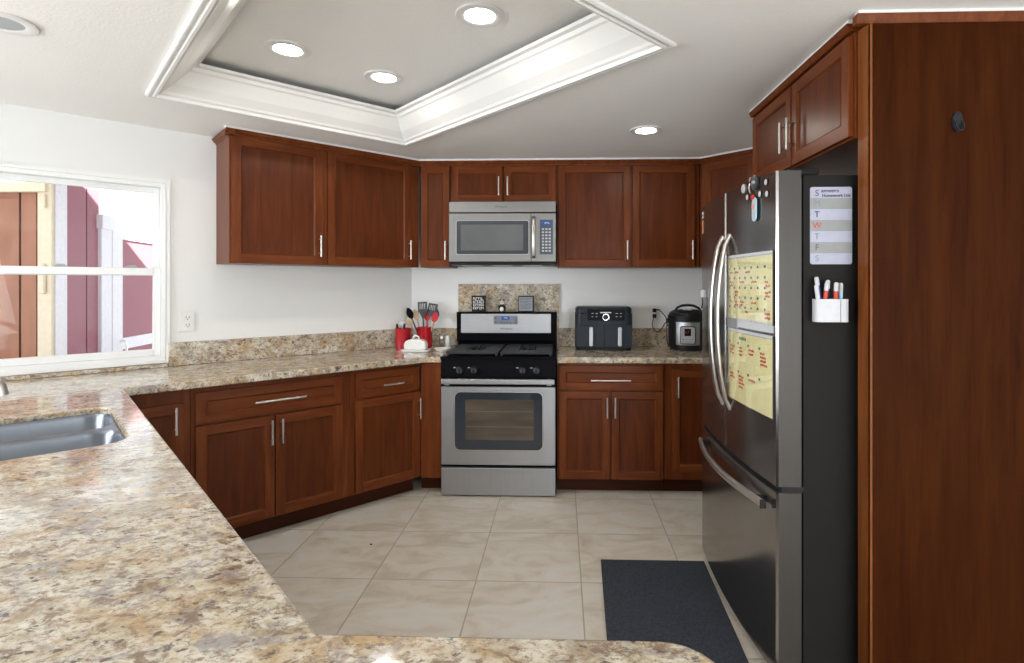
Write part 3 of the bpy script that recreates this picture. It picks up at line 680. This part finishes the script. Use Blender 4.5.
for s in (-1, 1):
    b = MB(); b.lathe([(0, .078), (.006, .082), (.007, .090), (0, .096)], (s * .013, 0, 0), 12); b.build('ear', 'blackm', hd, smooth=True)
    b = MB(); b.lathe([(0, .067), (.003, .069), (.003, .073), (0, .075)], (s * .007, -.021, 0), 8); b.build('eye', 'blackm', hd, smooth=True)

# ------------------------------------------------------------------ left worktop items
def crock(loc, label, r=.056, h=.155):
    t_ = empty('utensil_crock', label, 'crock', loc, 0, 'red utensil crocks')
    b = MB(); b.lathe([(r * .9, 0), (r * .96, .004), (r, h - .006), (r + .002, h), (r - .006, h), (r - .010, .02), (0, .015)], (0, 0, 0), 32); b.build('pot', 'red', t_, smooth=True)
    return t_
ca = (-1.180, 3.975); cb = (-1.045, 4.085)
crock((*ca, ct), 'red utensil crock nearest the slanted wall, holding short handles')
crock((*cb, ct), 'red utensil crock behind the white butter dish, full of spatulas', .058, .155)
def utensil(name, label, base, c, dx, dy, length, handle, head, kind, roll=0, group='cooking utensils in the red crocks'):
    # stands in crock c, leaning by dx,dy over its length; local z along the utensil
    d = Vector((dx, dy, 1)).normalized(); q = Vector((0, 0, 1)).rotation_difference(d)
    r = empty(name, label, 'utensil', (c[0] + base[0], c[1] + base[1], ct + .022), 0, group); r.rotation_mode = 'QUATERNION'; r.rotation_quaternion = q
    hl = length * .68
    b = MB(); b.tube([(0, 0, 0), (0, 0, hl)], [.006, .0055], 8); b.build('handle', handle, r, smooth=True)
    b = MB()
    if kind == 'turner':
        ll = length - hl; w2 = .036
        for x0, x1, z0, z1 in ((-w2, -w2 + .01, .025, ll), (w2 - .01, w2, .025, ll), (-w2 + .01, w2 - .01, ll - .012, ll), (-w2 + .01, w2 - .01, .02, .05)): b.box(x0, x1, -.003, .003, hl + z0, hl + z1)
        for k in range(4): b.box(-.022 + k * .013, -.015 + k * .013, -.0025, .0025, hl + .05, hl + ll - .012)
        b.prism([(-.006, hl - .02), (.006, hl - .02), (w2 * .8, hl + .03), (-w2 * .8, hl + .03)], 'y', -.003, .003)
        b.build('head', head, r, bevel=.001)
    elif kind == 'spoon':
        ll = length - hl; pts = [(.026 * math.sin(math.pi * t_) ** .8, hl - .01 + ll * t_) for t_ in [i / 14 for i in range(15)]]
        n = len(pts)
        poly = [(x, z) for x, z in pts] + [(-x, z) for x, z in reversed(pts[1:-1])]
        b.prism(poly, 'y', -.004, .004); b.build('head', head, r, bevel=.003, smooth=True)
    elif kind == 'knob':
        b.lathe([(.0, hl - .01), (.009, hl), (.010, hl + .03), (.006, length), (0, length + .002)], (0, 0, 0), 12); b.build('head', head, r, smooth=True)
    return r
utensil('serving_spoon', 'black spoon leaning left out of the spatula-filled crock', (-.018, 0), cb, -.42, .05, .315, 'greyp', 'black', 'spoon')
utensil('wooden_spoon', 'pale wooden spoon behind the black spoon in the crock', (-.012, .02), cb, -.30, .12, .29, 'lwood', 'lwood', 'spoon')
utensil('wooden_spoon', 'thin pale wooden spoon leaning left below the black spoon', (-.028, -.01), cb, -.50, .0, .24, 'lwood', 'lwood', 'spoon')
utensil('slotted_turner', 'grey slotted turner standing tallest in the middle of the crock', (.0, -.01), cb, -.06, .05, .325, 'greyp', 'greyp', 'turner')
utensil('slotted_turner', 'grey slotted turner leaning right beside the red spatula', (.012, .0), cb, .16, .08, .315, 'silver', 'greyp', 'turner')
utensil('spatula', 'bright red silicone spatula at the right of the crock', (.02, -.015), cb, .30, .0, .27, 'lwood', 'redp', 'spoon')
utensil('spatula', 'dark red spatula standing in the middle of the crock', (.008, .02), cb, .03, .05, .27, 'redp', 'redp', 'spoon')
utensil('ladle', 'black ladle behind the right turner in the crock', (.018, .018), cb, .26, .10, .29, 'greyp', 'greyp', 'spoon')
utensil('kitchen_tool', 'short dark handle at the left rim of the left crock', (-.025, 0), ca, -.12, .0, .165, 'blackm', 'blackm', 'knob')
utensil('kitchen_tool', 'short dark tool in the middle of the left crock', (.005, -.01), ca, .05, .0, .168, 'blackm', 'blackm', 'knob')
utensil('whisk', 'pale metal whisk handle at the back of the left crock', (.0, .02), ca, -.08, .08, .20, 'silver', 'silver', 'spoon')
bd = empty('butter_dish', 'white ceramic butter dish with domed lid in front of the crocks', 'butter dish', (-1.048, 3.85, ct), R(0)); bd.scale = (.88, .9, 1)
b = MB(); b.prism(rrect(-.112, .112, -.055, .055, .03), 'z', 0, .006); b.prism(rrect(-.118, .118, -.062, .062, .034), 'z', .006, .014); b.build('plate', 'ceramic', bd, bevel=.002, smooth=True)
b = MB()
prof_ = [(-.088, .014), (-.090, .05), (-.080, .072), (-.055, .083), (-.03, .088), (-.022, .103), (-.010, .108), (.010, .108), (.022, .103), (.03, .088), (.055, .083), (.080, .072), (.090, .05), (.088, .014)]
b.prism([p for p in prof_ if p[1] < .09], 'y', -.042, .042); ld = b.build('lid', 'ceramic', bd, bevel=.01, smooth=True, seg=3)
b = MB(); b.tube([(-.028, 0, .082), (-.022, 0, .102), (-.010, 0, .110), (.010, 0, .110), (.022, 0, .102), (.028, 0, .082)], .0065, 10); b.build('lid_handle', 'ceramic', ld, smooth=True)
sr = empty('spoon_rest', 'white ceramic spoon rest on the worktop beside the range', 'spoon rest', (-.865 + .150 - .13, 3.945, ct), 0)
sr.location = (-.868, 3.90, ct)
b = MB(); b.lathe([(.0, .004), (.042, .004), (.055, .018), (.062, .019), (.060, .012), (.045, 0), (0, 0)], (0, 0, 0), 28); b.build('dish', 'ceramic', sr, smooth=True)
def shaker_jar(x, y, label, top, body):
    r = empty('salt_shaker', label, 'shaker', (x, y, ct), 0, 'shakers beside the range'); r.scale = (1.2, 1.2, 1.2)
    b = MB(); b.lathe([(.016, 0), (.019, .004), (.018, .045), (.014, .055)], (0, 0, 0), 16); b.build('jar', body, r, smooth=True)
    b = MB(); b.lathe([(.0155, .052), (.016, .062), (.012, .072), (0, .074)], (0, 0, 0), 16); b.build('cap', top, r, smooth=True)
shaker_jar(-.922, 4.13, 'tiny clear glass shaker with metal cap left of the white one, by the range', 'nickel', 'clear')
shaker_jar(-.875, 4.12, 'tiny pale shaker with white body, right against the range', 'ceramic', 'ceramic')

# ------------------------------------------------------------------ air fryer and pressure cooker
af = empty('air_fryer', 'dark slate dual-basket air fryer with two steel handles', 'air fryer', (.100, 3.925, ct))
AW, AD, AH = .415, .265, .315
b = MB(); b.prism(rrect(0, AW, 0, AD, .045, 8), 'z', .022, AH - .045); b.prism(rrect(.004, AW - .004, .004, AD - .004, .045, 8), 'z', AH - .045, AH - .008); b.prism(rrect(.012, AW - .012, .012, AD - .012, .040, 8), 'z', AH - .008, AH); b.build('housing', 'fryer', af, bevel=.003, smooth=True)
b = MB(); b.prism(rrect(.006, AW - .006, .006, AD - .006, .045, 8), 'z', 0, .022); b.build('base', 'blackm', af, smooth=True)
b = MB(); b.box(.085, .355, -.003, .02, .218, .298); cpn = b.build('control_panel', 'black', af, bevel=.004)
b = MB(); b.lathe([(.022, -.003), (.020, -.016), (0, -.017)], (.218, 0, .243), 24, axis='y'); b.build('dial', 'fryer', cpn, smooth=True)
b = MB(); b.tube([(.218 + .0225 * math.cos(R(a)), -.006, .243 + .0225 * math.sin(R(a))) for a in range(0, 360, 20)], .002, 6, closed=True); b.build('dial_ring', 'chrome', cpn, smooth=True)
b = MB(); b.box(.178, .258, -.0035, 0, .272, .280)
for x in (.115, .145, .29, .32): b.box(x, x + .016, -.0035, 0, .268, .271); b.box(x, x + .012, -.0035, 0, .245, .248)
b.build('indicator', 'silver', cpn)
b = MB(); b.box(.020, .060, .006, .04, .304, .3165); b.box(.365, .395, .006, .04, .304, .3165); b.build('top_vent', 'blackm', af, bevel=.003)  # two small black strips on the housing top
for x0, x1, hx in ((.006, .206, .112), (.209, .409, .318)):
    b = MB(); b.prism(rrect(x0, x1, .024, .182, .012), 'y', -.006, .03); bk = b.build('basket', 'fryer', af, bevel=.003)
    b = MB(); b.prism(rrect(hx - .014, hx + .014, .034, .172, .008), 'y', -.032, -.012); b.box(hx - .01, hx + .01, -.014, -.004, .05, .075); b.box(hx - .01, hx + .01, -.014, -.004, .135, .16); b.build('basket_handle', 'steel', bk, bevel=.003)
pc = empty('pressure_cooker', 'round black and steel electric pressure cooker beside the refrigerator', 'pressure cooker', (.930, 4.02, ct), R(-13)); pc.scale = (.905, .905, .955)
r = .155
b = MB(); b.lathe([(.125, 0), (.140, .004), (.145, .03), (.145, .045)], (0, 0, 0), 40); b.build('base', 'blackm', pc, smooth=True)
b = MB(); b.lathe([(.147, .045), (.150, .055), (.150, .215), (.147, .222)], (0, 0, 0), 48); b.build('steel_body', 'steel', pc, smooth=True)
for s in (-1, 1):
    b = MB(); pts = [(.154 * math.cos(a), .154 * math.sin(a)) for a in [R(-90 + s * (38 + k * 8)) for k in range(9)]] + [(.148 * math.cos(a), .148 * math.sin(a)) for a in [R(-90 + s * (102 - k * 8)) for k in range(9)]]
    b.prism(pts, 'z', .03, .22); b.build('side_shell', 'blackm', pc, smooth=True)
b = MB(); b.lathe([(.150, .220), (.158, .224), (.160, .262), (.150, .272), (.146, .285), (.120, .302), (.06, .310), (0, .312)], (0, 0, 0), 48); lid = b.build('lid', 'blackm', pc, smooth=True)
b = MB(); b.tube([(-.105, -.03, .290), (-.085, -.03, .322), (-.045, -.03, .340), (0, -.03, .344), (.045, -.03, .340), (.085, -.03, .322), (.105, -.03, .290)], .01, 12, flat=(.020, .0095, (0, 1, 0))); b.build('lid_handle', 'blackm', lid, smooth=True)
b = MB(); b.box(-.035, .035, -.085, .0, .304, .318); b.build('valve_plate', 'steel', lid, bevel=.004)
b = MB(); b.prism(rrect(-.060, .060, .055, .190, .018), 'y', -.164, -.14); pf = b.build('control_frame', 'blackm', pc, bevel=.002)
b = MB(); b.prism(rrect(-.054, .054, .061, .184, .014), 'y', -.167, -.15); b.build('control_fascia', 'steel', pf, bevel=.001)
b = MB(); b.box(-.025, .025, -.169, -.16, .118, .172); ds = b.build('display', 'black', pf)
strokes('display_digits', -.018, .018, .132, .158, 1, 'led', ds, -.1697, 5)
b = MB()
for x in (-.04, -.015, .01, .032):
    for z in (.072, .090): b.box(x, x + .010, -.168, -.165, z, z + .004)
b.build('button', 'blackm', pf)
for s in (-1, 1):
    b = MB(); b.box(s * .158 - .016, s * .158 + .016, -.03, .03, .205, .240); b.build('side_handle', 'blackm', pc, bevel=.006)

# outlets
def outlet(name, label, loc, rot):
    r = empty(name, label, 'outlet', loc, rot, 'wall outlets')
    b = MB(); b.prism(rrect(-.037, .037, -.06, .06, .004), 'y', -.006, 0); b.build('cover_plate', 'white', r, bevel=.002)
    for z in (-.022, .022):
        b = MB(); b.prism(rrect(-.017, .017, z - .016, z + .016, .012), 'y', -.008, -.004); s = b.build('socket', 'ceramic', r, bevel=.001)
        b = MB(); b.box(-.009, -.006, -.0085, -.007, z - .002, z + .009); b.box(.006, .009, -.0085, -.007, z - .002, z + .009); b.box(-.003, .003, -.0085, -.007, z - .011, z - .006); b.build('slot', 'blackm', s)
    return r
outlet('wall_outlet', 'white double outlet on the slanted wall right of the window', (*UV(.652, WV - .001), 1.172), R(45))
outlet('wall_outlet', 'white outlet with cords plugged in beside the pressure cooker', (.715, WY - .001, 1.172), 0)
def cord(name, label, pts, plug, pm='blackm'):
    r = empty(name, label, 'cord', plug, 0, 'plugged-in appliance cords')
    b = MB(); b.box(-.013, .013, -.035, 0, -.014, .014); b.build('plug', pm, r, bevel=.004)
    P = [Vector(p) - Vector(plug) for p in pts]; Q = []
    for i in range(len(P) - 1):
        for k in range(6):
            t_ = k / 6; p0 = P[max(i - 1, 0)]; p1 = P[i]; p2 = P[i + 1]; p3 = P[min(i + 2, len(P) - 1)]
            Q.append(.5 * ((2 * p1) + (p2 - p0) * t_ + (2 * p0 - 5 * p1 + 4 * p2 - p3) * t_ ** 2 + (-p0 + 3 * p1 - 3 * p2 + p3) * t_ ** 3))
    Q.append(P[-1]); b = MB(); b.tube(Q, .0035, 8); b.build('cable', pm, r, smooth=True)
cord('power_cord', 'black upper cord running from the outlet to the pressure cooker', [(.715, 4.175, 1.194), (.74, 4.14, 1.20), (.775, 4.13, 1.165), (.80, 4.15, 1.12), (.805, 4.17, 1.0), (.81, 4.15, .93), (.815, 4.08, .93)], (.715, 4.212, 1.194))
cord('power_cord', 'lower black cord drooping from the outlet behind the pressure cooker', [(.715, 4.175, 1.15), (.70, 4.14, 1.145), (.69, 4.14, 1.08), (.73, 4.17, 1.03), (.77, 4.17, 1.06), (.80, 4.185, 1.10), (.83, 4.187, 1.05)], (.715, 4.212, 1.150))

# ------------------------------------------------------------------ refrigerator
FW = .93; FX = .728; FYB = 2.83; FR = R(-88.83)
fr = empty('refrigerator', 'dark stainless french door refrigerator with bottom freezer', 'refrigerator', (FX, FYB, 0), FR)
def bulge(x): t_ = (x - FW / 2) / (FW / 2); return -.028 * (1 - t_ * t_)
def dpoly(x0, x1, back=.084, n=14, off=0):
    f = [(x0 + (x1 - x0) * i / n, bulge(x0 + (x1 - x0) * i / n) + off) for i in range(n + 1)]
    r = .008
    f[0] = (x0 + r * .15, f[0][1] + r * .8); f.insert(1, (x0 + r, bulge(x0 + r) + off)); f[-1] = (x1 - r * .15, f[-1][1] + r * .8); f.insert(-1, (x1 - r, bulge(x1 - r) + off))
    return f + [(x1, back), (x0, back)]
b = MB(); b.box(.004, FW - .004, .092, .72, .03, 1.775); b.build('cabinet_body', 'fridgeside', fr, bevel=.004)
b = MB(); b.box(.006, FW - .012, .084, .11, .05, 1.77); b.build('gasket', 'blackm', fr)
def door(x0, x1, z0, z1, name):
    b = MB(); P = dpoly(x0, x1); b.prism(P, 'z', z0, z1, 0); bm = b.bm
    bm.faces.ensure_lookup_table()
    o = b.build(name, ['fridge', 'fridgeedge'], fr, smooth=True)
    for p in o.data.polygons:
        if abs(p.normal.x) > .8 or abs(p.normal.z) > .5: p.material_index = 1
    return o
dl = door(.0, FW / 2 - .003, .690, 1.79, 'door'); drr = door(FW / 2 + .003, FW, .690, 1.79, 'door')
fz = door(.0, FW, .035, .668, 'freezer_drawer')
b = MB(); P = [(x, y + .012) for x, y in dpoly(.004, FW - .004, .08)]; b.prism(P, 'z', .668, .690); b.build('door_gap', 'blackm', fr)
b = MB(); b.box(.02, FW - .02, .06, .6, .0, .034); b.build('base_grille', 'blackm', fr)
for hx in (.005, FW - .09): b = MB(); b.box(hx, hx + .085, .045, .15, 1.775, 1.80); b.build('hinge_cover', 'fridgeside', fr, bevel=.006)
for dd_, hx in ((dl, FW / 2 - .048), (drr, FW / 2 + .048)):
    y0 = bulge(hx); path = []
    for i in range(17):
        t_ = i / 16; path.append((hx, y0 + .004 - .056 * math.sin(math.pi * t_) ** .55 if 0 < t_ < 1 else y0 + .004, .865 + (1.605 - .865) * t_))
    b = MB(); b.tube(path, .01, 12, flat=(.019, .009, (1, 0, 0))); b.build('handle', 'nickel', dd_, smooth=True)
path = [(.085 + .79 * i / 16, bulge(.085 + .79 * i / 16) - .022 - .026 * math.sin(math.pi * i / 16), .610) for i in range(17)]
b = MB(); b.tube(path, .01, 12, flat=(.015, .011, (0, 0, 1))); hh = b.build('freezer_handle', 'nickel', fz, smooth=True)
b = MB()
for i in (1, 15): p = path[i]; b.box(p[0] - .012, p[0] + .012, p[1], bulge(p[0]) + .004, .600, .620)
b.build('handle_mount', 'blackm', hh)
b = MB(); p = path[-1]; b.box(p[0], p[0] + .006, p[1] - .011, p[1] + .011, .594, .626); b.build('end_cap', 'blackm', hh, bevel=.002)

def frroot(name, label, cat, lx, z, group=None):
    # placed on the door face at local x; returns empty whose local axes match the refrigerator's
    p = Matrix.Rotation(FR, 3, 'Z') @ Vector((lx, bulge(lx), 0)); return empty(name, label, cat, (FX + p.x, FYB + p.y, z), FR, group)
def curved(b, x0, x1, z0, z1, lx, zz, o0, o1, n=10, mi=0):
    # a thin sheet following the door's curve, in the item's own coordinates
    f = [(x0 + (x1 - x0) * i / n) for i in range(n + 1)]
    P = [(x - lx, bulge(x) - bulge(lx) - o1) for x in f] + [(x - lx, bulge(x) - bulge(lx) - o0) for x in reversed(f)]
    b.prism(P, 'z', z0 - zz, z1 - zz, mi)
cx0, cx1 = .500, .908
def calendar(name, label, z0, z1, rows, cols, seed):
    lx = (cx0 + cx1) / 2; zz = (z0 + z1) / 2; r = frroot(name, label, 'calendar', lx, zz, 'yellow calendar sheets on the refrigerator door'); rnd = random.Random(seed)
    b = MB(); curved(b, cx0, cx1, z0, z1, lx, zz, .0006, .002); sh = b.build('sheet', 'paper', r)
    b = MB(); curved(b, cx0, cx1, z1, z1 + .014, lx, zz, .0006, .003); b.build('top_strip', 'whitep', r)
    red, dk = MB(), MB(); cw = (cx1 - cx0 - .03) / cols; rh = (z1 - z0 - .05) / rows
    for i in range(rows):
        for j in range(cols):
            x = cx0 + .02 + j * cw; z = z1 - .035 - i * rh
            curved(dk, x, x + .013, z - .011, z - .002, lx, zz, .0021, .0026, 1)
            if rnd.random() < (.5 if rows > 2 else .8):
                for k in range(rnd.randint(1, 2 if rows > 2 else 4)):
                    wdt = cw * rnd.uniform(.35, .8) * (1 if rows > 2 else .7); zk = z - .018 - k * .014; px_ = x + cw * .12; s0 = px_
                    while s0 < px_ + wdt:   # letter-like strokes
                        w1 = rnd.uniform(.004, .009); dz = rnd.uniform(-.002, .002); curved(red, s0, s0 + w1, zk - .009 + dz, zk - .003 + dz + rnd.uniform(0, .003), lx, zz, .0021, .0026, 1); s0 += w1 + .0022
    red.build('red_handwriting', 'inkr', sh)
    dk.build('date_number', 'inkt', sh)
    if rows == 2:
        g_ = MB()
        for k in range(5): curved(g_, lx - .075 + k * .014, lx - .065 + k * .014, z1 - .026, z1 - .014, lx, zz, .0021, .0026, 1)
        g_.build('green_heading', 'green', sh)
    b = MB(); curved(b, cx0 - .006, cx1 + .004, z0 - .006, z1 + .004, lx, zz, .004, .005); b.build('clear_sleeve', 'sleeve', r)
    b = MB(); curved(b, cx1 + .004, cx1 + .0065, z0 - .006, z1 + .014, lx, zz, .0006, .006, 1); b.build('sleeve_edge', 'blackm', r)
    return r
calendar('wall_calendar', 'yellow month calendar with red handwriting, upper sheet on the refrigerator door', 1.255, 1.500, 5, 7, 3)
calendar('wall_calendar', 'yellow planner sheet with red handwriting, lower sheet on the refrigerator door', .920, 1.198, 2, 4, 5)
lx = .66; r = frroot('magnetic_strip', 'white and silver strip between the two yellow sheets on the refrigerator', 'magnet', lx, 1.235)
b = MB(); curved(b, cx0 - .01, cx0 + .12, 1.215, 1.255, lx, 1.235, .0005, .008); b.build('silver_end', 'silver', r)
b = MB(); curved(b, cx0 + .12, cx1, 1.222, 1.257, lx, 1.235, .0005, .004); b.build('white_strip', 'whitep', r)
# magnets at the top of the right door
def magnet(lx, z, rad, label, face, rim='blackm', sx=1):
    r = frroot('round_magnet', label, 'magnet', lx, z, 'round magnets on the refrigerator door')
    b = MB(); b.lathe([(rad, -.0005), (rad, -.003), (rad * .9, -.004), (0, -.004)], (0, 0, 0), 24, axis='y'); b.build('back', rim, r, smooth=True)
    b = MB(); b.lathe([(rad * .9, -.0038), (rad * .84, -.0055), (0, -.006)], (0, 0, 0), 24, axis='y'); b.build('face', face, r, smooth=True)
magnet(.672, 1.772, .018, 'larger white round magnet left of the keychain badge on the refrigerator', 'whitep', 'whitep')
magnet(.712, 1.732, .012, 'small white and black magnet left of the hanging keychain tag', 'whitep')
magnet(.816, 1.727, .012, 'small white and black magnet just right of the keychain tag', 'whitep')
magnet(.868, 1.719, .012, 'small white and black magnet, lowest right of the refrigerator magnets', 'whitep')
magnet(.862, 1.762, .012, 'small white and black magnet, highest right on the refrigerator door', 'whitep')
kc = frroot('keychain', 'white and light blue keychain tag with pink charm under a dark badge', 'keychain', .780, 1.775)
b = MB(); b.lathe([(.027, -.001), (.028, -.008), (.024, -.010), (0, -.010)], (0, 0, 0), 28, axis='y'); bdg = b.build('badge', 'greyp', kc, smooth=True)
strokes('badge_lettering', -.018, .018, -.008, .008, 1, 'ceramic', bdg, -.0108, 6)
b = MB(); b.tube([(-.036 * math.cos(R(a)) - .004, -.012, .036 * math.sin(R(a)) - .006) for a in range(-60, 70, 13)], .003, 8); b.build('ring', 'chrome', kc, smooth=True)
b = MB(); b.box(-.018, .010, -.016, -.008, -.062, -.046); b.build('red_clip', 'redp', kc, bevel=.003)
b = MB(); b.prism(rrect(-.020, .024, -.145, -.055, .020), 'y', -.010, -.005); tg = b.build('tag', 'lblue', kc, bevel=.002)
b = MB(); b.prism(rrect(-.014, .018, -.138, -.063, .014), 'y', -.0115, -.009); b.build('tag_face', 'whitep', tg)
b = MB(); b.lathe([(.009, -.0135), (.007, -.016), (0, -.017)], (.002, 0, -.09), 16, axis='y'); b.build('charm', 'pink', tg, smooth=True)
st = frroot('sticker', 'small stack of stickers at the far upper corner of the refrigerator door', 'sticker', .028, 1.715)
b = MB(); curved(b, .014, .052, 1.733, 1.766, .028, 1.715, .0005, .002, 2); b.build('top_sticker', 'whitep', st)
b = MB(); curved(b, .014, .052, 1.743, 1.750, .028, 1.715, .002, .0025, 2); b.build('sticker_band', 'blackm', st)
b = MB(); curved(b, .014, .050, 1.655, 1.722, .028, 1.715, .0005, .002, 2); b.build('picture_sticker', 'orange', st)
ch = frroot('magnetic_clip', 'white magnetic clip on the far edge of the refrigerator door', 'clip', .085, 1.345)
b = MB(); b.box(-.02, .03, -.018, -.001, -.018, .020); b.build('clip', 'whitep', ch, bevel=.004)
b = MB(); b.tube([(.0, -.012, -.018), (.006, -.014, -.05), (.0, -.016, -.07), (-.006, -.012, -.06)], .003, 6); b.build('hook', 'blackm', ch, smooth=True)

# whiteboard and marker caddy on the side of the refrigerator
SY = 1.9062
wb = empty('weekly_whiteboard', 'weekday whiteboard with letters S M T W T F S on the refrigerator side', 'whiteboard', (.862, SY, 1.464))
b = MB(); b.prism(rrect(0, .143, 0, .268, .008), 'y', -.003, 0); bo = b.build('board', 'board', wb)
hh_ = .268 / 7
for i, (ch_, mt) in enumerate(zip('SMTWTFS', ('keypad', 'inkg', 'ink', 'inkr', 'inkg', 'keypad', 'inkg'))):
    zc = .268 - (i + .5) * hh_ - (.003 if i == 0 else 0)
    if i % 2: b = MB(); b.box(.001, .142, -.0035, -.003, .268 - (i + 1) * hh_, .268 - i * hh_); b.build('day_stripe', 'boardg', bo)
    text('day_letter', ch_, .030, mt, bo, (.023, -.0037, zc))
text('handwriting', 'ameers', .0185, 'ink', bo, (.036, -.0037, .268 - .013), align='LEFT', sx=1.15, ext=.0006)
text('handwriting', 'Homework List', .0155, 'ink', bo, (.040, -.0037, .268 - .030), align='LEFT', sx=.98, ext=.0006)
cd = empty('marker_caddy', 'white magnetic marker caddy on the refrigerator side', 'caddy', (.863, SY, 1.266))
b = MB(); o_ = rrect(0, .112, -.05, -.001, .018); i_ = rrect(.004, .108, -.046, -.005, .014)
lo_ = [b.bm.verts.new((x, y, 0)) for x, y in o_]; up_ = [b.bm.verts.new((x, y, .078)) for x, y in o_]; iu = [b.bm.verts.new((x, y, .078)) for x, y in i_]; il = [b.bm.verts.new((x, y, .004)) for x, y in i_]
n_ = len(o_)
for A, Bq in ((lo_, up_), (up_, iu), (iu, il)):
    for i in range(n_): b.bm.faces.new((A[i], A[(i + 1) % n_], Bq[(i + 1) % n_], Bq[i]))
b.bm.faces.new(lo_); b.bm.faces.new(il); b.build('cup', 'whitep', cd, smooth=True)
b = MB(); b.box(.078, .080, -.0515, -.049, .0, .078); b.build('seam', 'boardg', cd)
for i, (x, lean, hgt, m1, lab) in enumerate(((.020, -.13, .120, 'whitep', 'white marker leaning left at the left end of the caddy'), (.034, -.14, .148, 'inkb', 'tallest marker, blue barrel leaning left in the caddy'), (.026, .12, .130, 'inkr', 'marker with red barrel leaning right near the middle of the caddy'), (.046, .05, .136, 'ink', 'marker with dark barrel in the middle of the caddy'), (.066, .05, .128, 'inkr', 'marker with red barrel right of the dark one in the caddy'), (.094, .02, .126, 'lblue', 'marker with light blue barrel at the right end of the caddy'))):
    r = empty('dry_erase_marker', lab, 'marker', (.863 + x, SY - .026 + (.009 if i % 2 else -.009), 1.266 + .007), 0, 'dry-erase markers in the caddy'); r.rotation_euler = (0, lean, 0)
    b = MB(); b.lathe([(.006, 0), (.0065, .004), (.0068, hgt - .030)], (0, 0, 0), 12); b.build('barrel', m1, r, smooth=True)
    b = MB(); b.lathe([(.0072, hgt - .030), (.0072, hgt - .004), (.005, hgt), (0, hgt + .001)], (0, 0, 0), 12); b.build('cap', 'whitep', r, smooth=True)

# ------------------------------------------------------------------ floor mat
b = MB(); b.prism([(.196, 2.728), (.712, 2.728), (.680, 1.85), (.168, 1.86)], 'z', .0005, .011)
tag(b.build('floor_mat', 'mat', bevel=.004), 'dark navy rectangular kitchen mat in front of the refrigerator', 'mat')
b = MB(); b.lathe([(.0, .0), (.006, .001), (.008, .003), (0, .005)], (-1.02, 2.86, .0), 7); tag(b.build('crumb', 'kick'), 'tiny dark crumb lying on the tile floor near the slanted cabinets', 'crumb')

# ------------------------------------------------------------------ recessed lights
def can(x, y, z, r, label, lit=True, glow=True):
    t_ = empty('recessed_light', label, 'ceiling light', (x, y, z), 0, 'round recessed ceiling lights')
    b = MB(); b.lathe([(r, 0), (r, -.004), (r * .97, -.007), (r * .78, -.009), (r * .62, -.005), (r * .60, .0)], (0, 0, -.0003), 40); b.build('trim_ring', 'white', t_, smooth=True)
    b = MB(); b.lathe([(r * .61, -.0045), (r * .61, -.003)], (0, 0, 0), 40)
    b.bm.faces.ensure_lookup_table(); b.build('lens', 'lamp' if lit else 'greyl', t_)
k_ = 1.081 / 1.106
can(-.336 * k_, 2.207 * k_, 2.475, .098, 'lit recessed light nearest the camera in the ceiling tray')
can(-1.286 * k_, 2.497 * k_, 2.475, .098, 'lit recessed light at the left of the ceiling tray')
can(-.948 * k_, 2.851 * k_, 2.475, .098, 'lit recessed light farthest back in the ceiling tray')
can(.494, 3.186, CZ, .095, 'lit recessed light in the flat ceiling near the refrigerator cabinets')
can(-1.93, 1.80, CZ, .098, 'unlit grey recessed light cut off at the upper left corner', False)
